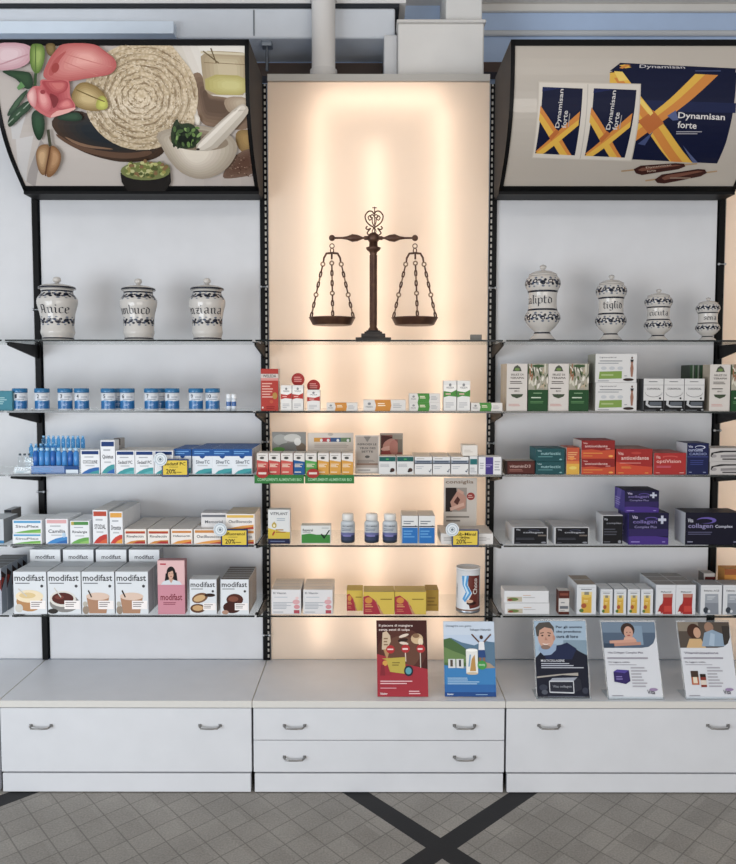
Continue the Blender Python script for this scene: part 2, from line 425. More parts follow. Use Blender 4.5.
# pipe
def pipe(name, pts, r, label, cat='pipe', col='#dedbd8', extra=None):
    m = MB(); m.tube(pts, r, col, 20)
    if extra: extra(m)
    return tag(m.build(name), label, cat)
px, _ = at(323.5, 40, .23)
def collars(m):
    for z in (3.0, 3.36): m.tube([(px, .23, z), (px, .23, z+.05)], .062, '#d6d3d0', 20)
pipe('ceiling_pipe', [(px, .23, .001), (px, .23, 3.499)], .054, 'thick grey vertical pipe rising behind the lit centre panel', extra=collars)
xr, _ = at(497, 25, .57)
_, zz = at(600, 26, .5)
pipe('conduit', [(xb-.05, WALLY-.0141, zz), (6, WALLY-.0141, zz)], .014, 'thin pale conduit running along the blue wall at right', 'conduit', '#cfd2d6')
# small ceiling hook left of the pipe
hx, _ = at(267, 48, .35); _, h0 = at(267, 60, .35); _, h1 = at(267, 40, .35)
m_ = MB(); m_.box(hx-.025, hx+.025, .33, .38, h1-.035, h1+.02, '#9ba3ac:metal', be=.003); m_.tube([(hx, .35, h1-.03), (hx, .35, h0-.05)], .007, '#6b7078:metal')
tag(m_.build('wall_bracket'), 'small grey metal bracket with rod above the left upright', 'bracket')

# ---------------------------------------------------------------- panels
PT = 2.952
def plain_panel(i, label):
    t = thing('wall_panel', (i+.5, .03, TOP), label, 'panel', 'wall panels between the uprights')
    m = MB().box(i+.018, i+.982, .014, .034, TOP+.001, PT-.03, '#cdced1:matte', be=.001); m.build('board', t)
    m = MB().box(i+.018, i+.982, .006, .036, PT-.029, PT, '#a9a8a6'); m.build('top_rail', t)
def lit_panel(i, label):
    t = thing('backlit_panel', (i+.5, .03, TOP), label, 'light panel')
    a, b = i+.02, i+.98
    m = MB(); m.add([(a, .012, TOP+.001), (b, .012, TOP+.001), (b, .012, PT-.03), (a, .012, PT-.03)], [(0, 1, 2, 3)], 'diffuser'); m.build('diffuser', t)
    m = MB().box(a, b, -.004, .034, PT-.029, PT, '#b5b1ab'); m.build('top_rail', t)
    m = MB().box(a+.001, b-.001, .150, .160, TOP+.001, PT-.001, '#c4bfb8')
    m.box(a-.003, a, .013, .160, TOP+.001, PT-.031, '#c4bfb8'); m.box(b, b+.003, .013, .160, TOP+.001, PT-.031, '#c4bfb8')
    m.box(a, b, .04, .150, PT-.03, PT-.02, '#c4bfb8'); m.build('housing', t)
    Y = .072
    _, zt_ = at(374, 103, Y)
    for k, u in enumerate((319, 375, 441)):
        x, _ = at(u, 300, Y); x = x-1+i
        top = zt_ if k != 1 else at(375, 138, Y)[1]
        MB().tube([(x, Y, TOP+.06), (x, Y, top-.03)], .012, 'tube_light', 10).build('tube', t)
    xa, _ = at(321, 300, Y); xb, _ = at(439, 300, Y)
    MB().tube([(xa-1+i, Y, zt_), (xb-1+i, Y, zt_)], .012, 'tube_light', 10).build('tube', t)
plain_panel(-1, 'pale grey wall panel at the far left edge')
plain_panel(0, 'pale grey wall panel behind the jars with Anice and Genziana')
lit_panel(1, 'warm glowing backlit panel behind the brass balance scales')
plain_panel(2, 'grey wall panel behind the four footed jars')
lit_panel(3, 'warm glowing panel strip at the far right edge')

# ---------------------------------------------------------------- uprights
UPL = ['second', 'left', 'right']
upl = {-1: 'leftmost', 0: 'plain black slim upright post left of the Anice jar', 1: 'black slotted upright post at left edge of the glowing panel',
       2: 'black slotted upright post at right edge of the glowing panel', 3: 'black upright post right of the smallest footed jar'}
for i in (0, 1, 2, 3):
    t = thing('upright_post', (i, .015, TOP), upl[i], 'upright', 'black uprights carrying the shelves')
    m = MB(); z0, z1 = TOP+.001, PT-.04
    slot = {0: 0, 1: 1, 2: -1, 3: 0}[i]
    if slot == 0: m.box(i-.0125, i+.0125, 0, .03, z0, z1, '#0a0a0c', be=.001)
    else:
        s = slot
        def bx(a, b, *r): m.box(min(i+s*a, i+s*b), max(i+s*a, i+s*b), *r)
        bx(-.0165, .0035, 0, .03, z0, z1, '#0a0a0c'); bx(.0115, .0165, 0, .004, z0, z1, '#0a0a0c')
        z = z0
        while z < z1: bx(.0035, .0115, 0, .004, z, min(z+.010, z1), '#0a0a0c'); z += .0265
    m.build('post', t)
    if slot:   # pale strip whose colour stands in for panel light in the slots
        m = MB(); m.box(i+(.002 if slot > 0 else -.013), i+(.013 if slot > 0 else -.002), .0065, .0085, z0, z1, '#d8d4cc'); m.build('slot_glow_strip', t)
    for v in ({0: (310, 492, 610), 1: (287, 442, 635), 2: (288, 443), 3: (264, 430)}[i]):
        _, z = at(368, v, 0)
        m = MB(); m.sphere((i-.013, -.006, z), .006, '#b9bcc0:metal'); m.sphere((i+.013, -.006, z), .006, '#b9bcc0:metal'); m.tube([(i-.012, -.004, z), (i+.012, -.004, z)], .003, '#8d9094:metal')
        m.build('clip', t)

# ---------------------------------------------------------------- glass shelves and brackets
rown = {1: 'topmost', 2: 'second', 3: 'third', 4: 'fourth', 5: 'lowest'}
bayn = {-1: 'far left bay', 0: 'left bay', 1: 'glowing centre bay', 2: 'right bay', 3: 'far right bay'}
protoS = None
for i in (-1, 0, 1, 2, 3):
    for r in range(1, 6):
        lab = f'{rown[r]} clear glass shelf in the {bayn[i]}'
        if protoS is None:
            m = MB(); a, b = .006, .994; y0, y1 = -SH, -.003; z0, z1 = -.0035, .0035
            vs = [(x, y, z) for z in (z0, z1) for y in (y0, y1) for x in (a, b)]
            m.add(vs, [(0, 2, 3, 1), (4, 5, 7, 6)], 'glass_sheet'); m.add(vs, [(0, 1, 5, 4)], 'glass_edge'); m.add(vs, [(2, 6, 7, 3), (0, 4, 6, 2), (1, 3, 7, 5)], 'glass_sheet')
            protoS = m.build('glass_shelf'); o = protoS
        else: o = protoS.copy(); C.objects.link(o)
        o.location = (i, 0, SZ[r]); tag(o, lab, 'shelf', 'glass shelves')
protoB = None
postn = {0: 'far left', 1: 'left slotted', 2: 'right slotted', 3: 'far right'}
for i in (0, 1, 2, 3):
    for r in range(1, 6):
        lab = f'black bracket under {rown[r]} shelf on the {postn[i]} post'
        if protoB is None:
            m = MB(); t = .0035
            pr = [(-.001, 0), (-.30, 0), (-.305, -.012), (-.29, -.016), (-.001, -.06)]
            vs = [(s*t, y, z) for s in (-1, 1) for y, z in pr]; N = len(pr)
            m.add(vs, [tuple(range(N)), tuple(range(2*N-1, N-1, -1))]+[(j, (j+1) % N+0, (j+1) % N+N, j+N) for j in range(N)], '#0a0a0b')
            m.box(-.011, .011, -.30, -.27, -.003, 0, '#0a0a0b'); m.box(-.011, .011, -.05, -.02, -.003, 0, '#0a0a0b')
            protoB = m.build('shelf_bracket'); o = protoB
        else: o = protoB.copy(); C.objects.link(o)
        o.location = (i, 0, SZ[r]-.0042); tag(o, lab, 'bracket', 'black shelf brackets')

# ---------------------------------------------------------------- storage units
WHT = '#c9cbcf:wood'
def cabinet(i, label, rows, hus):
    t = thing('storage_cabinet', (i+.5, -.2, 0), label, 'cabinet', 'white base cabinets')
    a, b = i+.004, i+.996
    MB().box(a, b, -CAB+.021, .012, .081, TOP-.029, '#a9abb0:wood').build('body', t)
    MB().box(a+.004, b-.004, -CAB+.001, -CAB+.03, .004, .079, WHT, be=.001).build('plinth', t)
    MB().box(a+.012, b-.012, -CAB+.012, -CAB+.03, 0, .0055, '#2a2a2e').build('foot_strip', t)
    m = MB(); m.box(i+.001, i+.999, -CAB, .012, TOP-.028, TOP, '#cfcdc8', ktop='#dcdee3:wood', be=.0015); m.build('worktop', t)
    zt_, zb_ = TOP-.031, .082
    n = rows; hh = (zt_-zb_)/n
    for k in range(n):
        z1 = zt_-k*hh; z0 = z1-hh+.0025
        d = MB().box(a, b, -CAB+.003, -CAB+.02, z0, z1, WHT, be=.0012).build('drawer', t)
        for u in hus:
            v = 727 if k == 0 else 758.5
            x, z = at(u, v, -CAB); w = .04
            m = MB(); Y = -CAB+.003
            m.tube([(x-w, Y-.001, z+.006), (x-w*.97, Y-.014, z+.005), (x-w*.8, Y-.022, z+.001), (x-w*.3, Y-.024, z), (x+w*.3, Y-.024, z), (x+w*.8, Y-.022, z+.001), (x+w*.97, Y-.014, z+.005), (x+w, Y-.001, z+.006)],
                   [.0045, .004, .0034, .0032, .0032, .0034, .004, .0045], '#8d8c8a:metal', 8)
            m.box(x-w-.006, x-w+.006, Y-.003, Y-.0002, z+.001, z+.011, '#8d8c8a:metal'); m.box(x+w-.006, x+w+.006, Y-.003, Y-.0002, z+.001, z+.011, '#8d8c8a:metal')
            m.build('handle', d)
cabinet(-1, 'white cabinet at the far left edge', 1, (-210, -40))
cabinet(0, 'white cabinet with one wide drawer left of the two-drawer one', 1, (41, 210))
cabinet(1, 'white centre cabinet with two stacked drawers', 2, (294.5, 464.5))
cabinet(2, 'white cabinet with one wide drawer under three acrylic stands', 1, (549, 718))
cabinet(3, 'white cabinet at the far right edge', 1, (800, 960))

# ---------------------------------------------------------------- poster light boxes
PROF = []
def build_prof():
    # (y, z) from the top front down to the bottom front; bulging curve
    data = [(40, .40), (70, .40), (100, .385), (125, .35), (150, .29), (170, .22), (190.5, .135)]
    for v, d in data:
        PROF.append((-d, at(368, v, -d)[1]))
build_prof()
def smooth_prof(n=22):
    pts = [Vector((y, z)) for y, z in PROF]; out = []
    for i in range(n+1):
        s = i/n*(len(pts)-1); k = min(int(s), len(pts)-2); f = s-k
        p0, p1, p2, p3 = pts[max(k-1, 0)], pts[k], pts[k+1], pts[min(k+2, len(pts)-1)]
        q = .5*((2*p1)+(p2-p0)*f+(2*p0-5*p1+4*p2-p3)*f*f+(3*p1-p0-3*p2+p3)*f**3); out.append((q.x, q.y))
    return out
CP = smooth_prof(); NCP = len(CP)-1
def curve(x, s, off=0):
    """s 0 top .. 1 bottom along the face"""
    s = min(max(s, 0), 1)*NCP; k = min(int(s), NCP-1); f = s-k
    y = CP[k][0]*(1-f)+CP[k+1][0]*f; z = CP[k][1]*(1-f)+CP[k+1][1]*f
    ty, tz = CP[k+1][0]-CP[k][0], CP[k+1][1]-CP[k][1]; q = math.hypot(ty, tz)
    return (x, y+off*tz/q, z-off*ty/q)
def uv2face(u, v, x0, x1):
    lo, hi = 0, 1
    for _ in range(24):
        s = (lo+hi)/2; p = curve(x0, s); zz_ = at(u, v, p[1])[1]
        if zz_ < p[2]: lo = s
        else: hi = s
    return ((at(u, v, p[1])[0]-x0)/(x1-x0), 1-s)
def lightbox(i, x0, x1, label, art, bg):
    t = thing('light_box', (i+.5, -.15, CP[-1][1]), label, 'light box', 'curved poster boxes on top of the shelving')
    m = MB(); K = '#0d0d0f'
    # housing: side cheeks, back, top, bottom
    for xa_, xb_ in ((x0, x0+.012), (x1-.012, x1)):
        pr = CP+[(-.001, CP[-1][1]), (-.001, CP[0][1])]; N = len(pr)
        vs = [(x, y, z) for x in (xa_, xb_) for y, z in pr]
        m.add(vs, [(j, (j+1) % N, (j+1) % N+N, j+N) for j in range(N)], K)
        for sd in (0, N):
            m.add([vs[sd+j] for j in range(N)], [(j, j+1, N-1, ) for j in range(N-2)], '#45413f:matte')
    m.box(x0+.012, x1-.012, -.01, -.001, CP[-1][1], CP[0][1], '#2a2a2c'); m.box(x0+.012, x1-.012, CP[0][0]+.004, -.01, CP[0][1]-.012, CP[0][1], K)
    m.box(x0+.012, x1-.012, CP[-1][0]+.004, -.01, CP[-1][1], CP[-1][1]+.012, '#2a2a2c')
    m.build('housing', t)
    m = MB(); fr = .02   # front frame rails following the curve
    def strip(xa_, xb_, s0, s1, off, col, n=22):
        vs = []
        for j in range(n+1):
            s = s0+(s1-s0)*j/n
            vs += [curve(xa_, s, off), curve(xb_, s, off)]
        m.add(vs, [(2*j, 2*j+1, 2*j+3, 2*j+2) for j in range(n)], col)
        return vs
    for a, b, s0, s1 in ((x0, x0+.016, 0, 1), (x1-.016, x1, 0, 1), (x0, x1, 0, .045), (x0, x1, .95, 1)):
        f = strip(a, b, s0, s1, .006, K); n = len(f)//2-1
        g = strip(a, b, s0, s1, .0001, K)
        L_ = len(f)
        m.add(f+g, [(2*j, 2*j+2, L_+2*j+2, L_+2*j) for j in range(n)]+[(2*j+1, 2*j+3, L_+2*j+3, L_+2*j+1) for j in range(n)]+[(0, 1, L_+1, L_), (L_-2, L_-1, 2*L_-1, 2*L_-2)], K)
    m.box(x0, x1, CP[-1][0]-.004, -.02, CP[-1][1]-.016, CP[-1][1]-.0005, '#111113')
    m.build('frame', t)
    m = MB(); strip(x0+.014, x1-.014, .02, .98, .0008, bg)
    cuts = [j/22 for j in range(23)]
    put(m, art(lambda u, v: uv2face(u, v, x0, x1)), lambda a, b, o: curve(x0+(x1-x0)*a, 1-b, o), cuts, 1, base=.0012, step=.00002)
    m.build('poster', t)
def mapart(el, f):
    out = []
    for e in el:
        if e[0] == 'p': out.append(('p', [f(*p) for p in e[1]], e[2]))
        elif e[0] == 'm': out.append(('m', [[f(*p) for p in q] for q in e[1]], e[2]))
        else: out.append(('t', e[1], tuple(f(*p) for p in e[2]), e[3]))
    return out
def mixc(a, b, t):
    a, b = a.strip('#'), b.strip('#')
    return '#'+''.join('%02x' % round(int(a[k:k+2], 16)*(1-t)+int(b[k:k+2], 16)*t) for k in (0, 2, 4))
def grad(pts, cx, cy, c0, c1, n=6, k=.8):
    """printed tone ramp: nested copies of an outline drawn towards a highlight point"""
    return [P([(cx+(x-cx)*(1-k*q/n), cy+(y-cy)*(1-k*q/n)) for x, y in pts], mixc(c0, c1, q/(n-1))) for q in range(n)]
def rnd(pts, it=2):
    for _ in range(it):
        o = []
        for k in range(len(pts)):
            p, q = pts[k], pts[(k+1) % len(pts)]
            o += [(p[0]*.75+q[0]*.25, p[1]*.75+q[1]*.25), (p[0]*.25+q[0]*.75, p[1]*.25+q[1]*.75)]
        pts = o
    return pts
def spa(f):
    g = lambda a, b: f(a/2.726, b/2.726)
    rr = random.Random(3)
    def A2(l): return [(a*.4816, 109+b*.4816) for a, b in l]
    def A3(l): return [(354.4+a*.5185, 109+b*.5185) for a, b in l]
    def G2(l, c, c0, c1, n=5, it=2, k=.75): q = A2([c])[0]; return grad(rnd(A2(l), it), q[0], q[1], c0, c1, n, k)
    def G3(l, c, c0, c1, n=5, it=2, k=.75): q = A3([c])[0]; return grad(rnd(A3(l), it), q[0], q[1], c0, c1, n, k)
    A = [P([(-60, 100), (760, 100), (760, 540), (-60, 540)], '#b9b0aa')]
    A += grad([(-60, 300), (760, 300), (760, 560), (-60, 560)], 250, 500, '#b5aca6', '#c6bdb6', 6, .6)
    A += [P(A2([(60, 380), (150, 420), (110, 560), (70, 560)]), '#c5c2c1'), P(A2([(90, 560), (190, 540), (150, 800), (110, 760)]), '#c9c5c3'), P(A2([(150, 800), (230, 560), (260, 600), (200, 830)]), '#a8a09c')]
    A += grad([(440, 100), (760, 100), (760, 320), (540, 320)], 600, 120, '#c9c1b6', '#ddd8d0', 5, .7)
    A += G3([(315, 180), (380, 165), (400, 290), (500, 300), (650, 330), (650, 480), (440, 460), (370, 440), (345, 330)], (420, 330), '#8a725e', '#655040')
    A += G3([(480, 295), (650, 300), (650, 470), (600, 340), (520, 400)], (600, 330), '#a08c76', '#b8a892') + G3([(545, 470), (660, 470), (660, 600), (570, 590)], (620, 520), '#8f7448', '#a88a54')
    A += G3([(470, 725), (560, 590), (665, 560), (668, 705), (540, 728)], (600, 650), '#7a6152', '#66493b')
    A += [E_(*A3([(rr.uniform(520, 650), rr.uniform(600, 715))])[0], 2.2, 1.5, rr.choice(['#8d7462', '#54392d', '#a18672']), 0, 6) for _ in range(50)]
    A += G3([(370, 58), (520, 62), (622, 70), (632, 292), (480, 290), (398, 286), (380, 180)], (520, 150), '#a8977a', '#c3b597', it=1) + G3([(393, 180), (628, 190), (632, 292), (400, 286)], (540, 240), '#b1a663', '#c6bf82', it=1)
    A += [P(A3([(372, 60), (622, 72), (622, 84), (372, 72)]), '#cdc2a8'), LN(*A3([(385, 60), (470, 125)]), 1.6, '#6f5e42'), LN(*A3([(425, 45), (455, 125)]), 1.6, '#6f5e42'), LN(*A3([(455, 122), (620, 132)]), 1, '#8d7a5c'), LN(*A3([(390, 120), (455, 124)]), 1, '#8d7a5c')]
    # dark bowl beneath the towel
    A += G2([(270, 440), (460, 385), (560, 470), (760, 560), (860, 560), (960, 560), (930, 640), (860, 680), (736, 690), (640, 684), (480, 640), (340, 560)], (560, 520), '#4b392d', '#2a3036', 6)
    A += [P(rnd(A2([(310, 520), (420, 590), (560, 625), (736, 640), (860, 620), (860, 650), (736, 672), (600, 662), (440, 620), (330, 555)])), '#6b5140'), P(rnd(A2([(340, 530), (470, 590), (640, 612), (640, 620), (450, 605)])), '#8a6c55')]
    A += [E_(385, 262, 156, 146, 'terry_print', .05, 40), P([(395, 118), (470, 126), (520, 190), (538, 280), (530, 340), (480, 330), (430, 180)], 'terry_print')]
    for k in range(8):
        r0 = 10+k*17; po = []; pi = []
        for j in range(61):
            a_ = j/60*2*math.pi; w = 1.3+.9*math.sin(a_*5+k*2); rx = r0+17*j/60+1.6*math.sin(a_*9+k); ry = rx*.93
            po.append((385+(rx+w)*math.cos(a_), 265+(ry+w)*math.sin(a_))); pi.append((385+(rx-w)*math.cos(a_), 265+(ry-w)*math.sin(a_)))
        for j in range(60):
            if po[j][1] > 118: A.append(P([po[j], po[j+1], pi[j+1], pi[j]], rr.choice(['#a08c6e', '#a9977a', '#927d60'])))
    loops = []
    for _ in range(650):   # terry loops
        a_, q = rr.uniform(0, 6.283), rr.uniform(.02, 1)**.5
        x, y = 385+152*q*math.cos(a_), 264+141*q*math.sin(a_)
        if y > 122: loops.append(E_(x, y, 3.4, 1.4, 0, a_+1.57+rr.uniform(-.5, .5), 6)[1])
    A += [('m', loops[::2], '#dccdb4'), ('m', loops[1::2], '#9f8b6d')]
    A += G3([(340, 380), (372, 400), (370, 445), (345, 440)], (358, 420), '#c9c0b2', '#dcd5ca', 3, 1)
    # mortar, herbs, pestle
    A += G3([(135, 490), (200, 462), (300, 445), (420, 448), (520, 485), (568, 535), (562, 590), (530, 645), (480, 692), (400, 722), (330, 716), (260, 682), (200, 612), (165, 545)], (340, 590), '#a99c8b', '#ddd3c4', 8, 1)
    A += G3([(205, 492), (300, 465), (400, 468), (490, 498), (530, 540), (480, 566), (380, 577), (280, 567), (215, 532)], (330, 540), '#968673', '#6e5f51', 4)
    A += G3([(215, 500), (225, 450), (250, 405), (265, 440), (310, 430), (350, 450), (382, 500), (350, 560), (280, 566), (225, 545)], (290, 520), '#37442f', '#1f271e', 3, 1)
    A += [E_(*A3([(rr.uniform(235, 370), rr.uniform(455, 555))])[0], rr.uniform(4, 10), rr.uniform(2, 5), rr.choice(['#6d8a4a', '#4c6438', '#8aa562', '#2c3826', '#566f40']), rr.uniform(0, 3), 8) for _ in range(26)]
    A += [P(rnd(A3([(322, 572), (440, 455), (570, 345), (600, 333), (627, 358), (620, 392), (520, 500), (440, 577)]), 1), '#b9afa1'), P(rnd(A3([(335, 568), (450, 458), (573, 350), (600, 342), (615, 362), (500, 480), (410, 570)]), 1), '#d0c7ba'), P(rnd(A3([(350, 555), (460, 455), (575, 355), (592, 352), (480, 460), (375, 560)]), 1), '#e0d8cd'), E_(*A3([(360, 566)])[0], 5, 3, '#3a2f28')]
    # bowl of seeds
    A += [P([(330, 465), (465, 462), (468, 490), (450, 515), (350, 515), (333, 490)], '#2b2725'), E_(398, 460, 68, 25, '#7f8650')]
    for j in range(90):
        a_, q = rr.uniform(0, 6.28), rr.uniform(0, 1)**.5; A.append(E_(398+62*q*math.cos(a_), 455+22*q*math.sin(a_), 6, 5, rr.choice(['#b6b873', '#7c8646', '#c5c389', '#a39b55', '#8e6f4a', '#5d6636']), 0, 7))
    # lilies, buds and leaves
    A += G2([(5, 178), (150, 183), (190, 195), (200, 275), (150, 285), (110, 232), (60, 208)], (150, 220), '#2c4430', '#3a573b') + [P(A2([(105, 275), (128, 240), (152, 268), (115, 288)]), '#638f58')]
    A += G2([(40, 425), (100, 335), (170, 275), (160, 310), (70, 430)], (110, 350), '#2f4833', '#4a6349', 3) + G2([(58, 500), (48, 445), (110, 375), (185, 335), (190, 385), (130, 430)], (110, 420), '#28402c', '#375539', 4) + [LN(*A2([(52, 470), (185, 345)]), 1.4, '#8f9c8a')]
    A += G2([(183, 400), (245, 393), (268, 480), (232, 580), (190, 505)], (225, 470), '#253f2a', '#33553a', 4) + G2([(300, 440), (440, 395), (485, 440), (430, 460)], (420, 430), '#27402e', '#34523a', 3)
    A += G2([(-60, 25), (190, 25), (195, 120), (120, 172), (0, 182), (-60, 160)], (60, 90), '#c49aa2', '#d8bfc3', 5) + [LN(*A2([(0, 150), (170, 90)]), 2, '#bd929a')]
    A += G2([(262, 28), (330, 28), (315, 110), (275, 92)], (295, 60), '#6f5c36', '#8a774c', 3)
    A += G2([(250, 195), (290, 110), (330, 62), (360, 28), (545, 28), (605, 75), (662, 118), (670, 165), (632, 203), (560, 215), (480, 228), (400, 240), (330, 245), (262, 228)], (500, 110), '#b9615f', '#e0a49b', 9, 2, .85)
    A += [P(rnd(A2([(275, 200), (320, 110), (400, 60), (340, 130), (310, 215)])), '#b45957'), E_(*A2([(322, 165)])[0], 10, 14, '#a24542', .4), LN(*A2([(380, 90), (640, 160)]), 1.2, '#c77c76'), LN(*A2([(370, 130), (560, 205)]), 1.2, '#c77c76')]
    A += G2([(178, 40), (215, 28), (262, 40), (265, 120), (235, 195), (205, 198), (178, 150)], (225, 100), '#627c36', '#9aae5f', 6) + [LN(*A2([(212, 35), (212, 190)]), 1.5, '#5c7434'), LN(*A2([(212, 195), (208, 265)]), 4, '#3c5632')]
    A += G2([(405, 345), (430, 268), (480, 238), (550, 262), (602, 308), (624, 362), (602, 398), (520, 403), (450, 385)], (500, 330), '#8d7442', '#c4ae7c', 6) + G2([(545, 390), (560, 325), (600, 315), (624, 370), (602, 398)], (590, 360), '#a3a244', '#c3c455', 4) + [LN(*A2([(440, 285), (600, 350)]), 1.6, '#75602f')]
    A += G2([(158, 322), (180, 280), (210, 263), (242, 270), (232, 228), (290, 232), (340, 238), (392, 226), (407, 260), (402, 320), (438, 370), (430, 392), (370, 412), (320, 427), (292, 442), (240, 412), (200, 387)], (300, 330), '#c4696a', '#a8434a', 5)
    A += G2([(240, 236), (290, 238), (388, 232), (398, 270), (370, 305), (310, 315), (262, 275)], (350, 260), '#a9444a', '#c8706d', 4) + G2([(158, 322), (180, 281), (208, 268), (220, 325), (210, 388), (182, 370)], (180, 320), '#c98585', '#e0b3ae', 5) + G2([(215, 292), (240, 272), (292, 318), (302, 382), (270, 412), (230, 380)], (250, 330), '#c26569', '#dd9a96', 5)
    A += [P(rnd(A2([(285, 300), (330, 320), (345, 345), (312, 395), (300, 350)])), '#84282f'), E_(*A2([(252, 298)])[0], 7, 6, '#9c3b42')]
    A += G2([(318, 392), (345, 350), (400, 322), (436, 375), (400, 398)], (385, 360), '#b24f55', '#d47f7c', 4) + [P(rnd(A2([(285, 440), (318, 402), (380, 392), (438, 378), (432, 396), (340, 426)])), '#dda49c')]
    A += [LN(*A2([(280, 500), (292, 590)]), 4, '#4b4c3a')] + G2([(205, 640), (225, 585), (285, 575), (290, 640), (262, 760), (225, 735)], (240, 650), '#8f6c48', '#c9a67c', 5) + G2([(290, 580), (335, 600), (358, 650), (330, 725), (290, 765), (262, 755), (285, 660)], (320, 650), '#8d6540', '#bd946a', 5) + [LN(*A2([(292, 590), (262, 755)]), 2, '#6a452b')]
    return mapart(A, g)
def forte(f):
    g = lambda a, b: f(530+a/3.573, 50+b/3.573)
    NB = '#111a3c'; Y1, O1, O2 = '#d8ac2c', '#cc842a', '#b96a26'
    def sachet(p00, p10, p11, p01):
        q = lambda x, y: tuple((1-x)*(1-y)*p00[i]+x*(1-y)*p10[i]+x*y*p11[i]+(1-x)*y*p01[i] for i in (0, 1))
        def Q(l, c): return P([q(*t) for t in l], c)
        return [Q([(0, 0), (1, 0), (1, 1), (0, 1)], NB), Q([(0, 1), (.55, 1), (0, .93)], '#1d2a5a'),
                Q([(0, .62), (0, .5), (.62, .0), (.82, 0)], Y1), Q([(0, .72), (0, .62), (.82, 0), (.92, 0)], O1),
                Q([(.0, .03), (.12, .0), (1, .52), (1, .66)], O1), Q([(.0, .0), (.2, 0), (1, .45), (1, .54)], Y1), Q([(.36, .2), (.55, .34), (.46, .38), (.3, .26)], O2),
                TQ('Dynamisan', q(.56, .26+.14), q(.56, .98), q(.42, .98), q(.42, .26+.14), '#c9c6c4'), TQ('forte', q(.7, .4), q(.7, .66), q(.58, .66), q(.58, .4), '#c9c6c4'),
                Q([(.74, .42), (.74, .62), (.76, .62), (.76, .42)], '#9d9a9c')]
    A = [P([(285, 75), (322, 46), (736, 66), (733, 82), (300, 76)], '#101a3c'), P([(285, 80), (300, 74), (738, 80), (728, 200), (700, 330), (668, 405), (355, 390), (355, 300)], NB),
         P([(300, 175), (736, 190), (734, 225), (300, 215)], '#1c2850'), P([(318, 55), (340, 52), (362, 62), (340, 66)], Y1), P([(318, 64), (345, 52), (360, 54), (330, 67)], O1),
         TQ('Dynamisan', (390, 68), (556, 70), (550, 57), (392, 52), '#bdb9bb'), L(590, 72, 720, 78, 1, '#56618a'),
         P([(285, 82), (330, 78), (580, 402), (500, 398), (284, 115)], Y1), P([(300, 100), (325, 97), (545, 400), (505, 398)], O1), P([(300, 76), (330, 78), (352, 108), (318, 112)], '#e0c258'),
         P([(358, 332), (358, 285), (590, 86), (672, 90)], Y1), P([(370, 330), (360, 305), (625, 88), (672, 90)], O1), P([(385, 255), (440, 215), (478, 262), (425, 300)], O2),
         P([(385, 180), (400, 176), (440, 225), (430, 235)], '#e0c258'), P([(490, 235), (520, 215), (530, 250), (510, 252)], '#57648e'), P([(546, 340), (600, 402), (582, 402)], '#59648c'), P([(385, 335), (440, 290), (410, 340)], '#46537e'),
         TQ('Dynamisan', (528, 250), (695, 258), (697, 228), (530, 222), '#d5d1d0'), TQ('forte', (526, 278), (594, 282), (596, 258), (528, 254), '#d5d1d0'),
         L(522, 288, 645, 302, 2, '#a5a3ab'),
         P([(30, 112), (396, 121), (362, 398), (6, 386)], '#bfb7ac'), P([(33, 116), (392, 124), (359, 394), (10, 383)], '#cfc8be'), P([(205, 122), (208, 122), (180, 388), (177, 388)], '#b3aca3')]
    A += sachet((18, 369), (160, 376), (188, 138), (45, 132)) + sachet((195, 377), (338, 384), (380, 143), (228, 137))
    A += [LN((326, 432), (597, 405), 2.5, '#a98d6a'), P([(370, 425), (395, 412), (520, 403), (550, 405), (555, 415), (530, 425), (400, 446), (378, 440)], '#43211c'), P([(385, 428), (400, 420), (520, 409), (540, 411), (400, 432)], '#7c5142'),
          LN((412, 466), (668, 432), 2.5, '#a98d6a'), P([(445, 462), (470, 444), (600, 424), (625, 426), (632, 438), (610, 450), (480, 476), (455, 474)], '#43211c'), P([(470, 456), (490, 446), (600, 430), (620, 433), (480, 464)], '#7c5142'),
          TQ('Dynamisan', (415, 424), (505, 414), (503, 406), (413, 416), '#bca594'), TQ('forte', (418, 436), (450, 432), (449, 425), (417, 429), '#bca594'), L(500, 452, 590, 460, 1, '#a08a7a')]
    return mapart(A, g)
lightbox(0, .012, .998, 'curved black-framed picture box showing rolled towel, lilies and mortar', spa, '#c2bab3:gloss')
lightbox(2, 2.002, 2.99, 'curved black-framed poster box showing navy packs crossed by yellow bands', forte, '#b8b0a6:gloss')

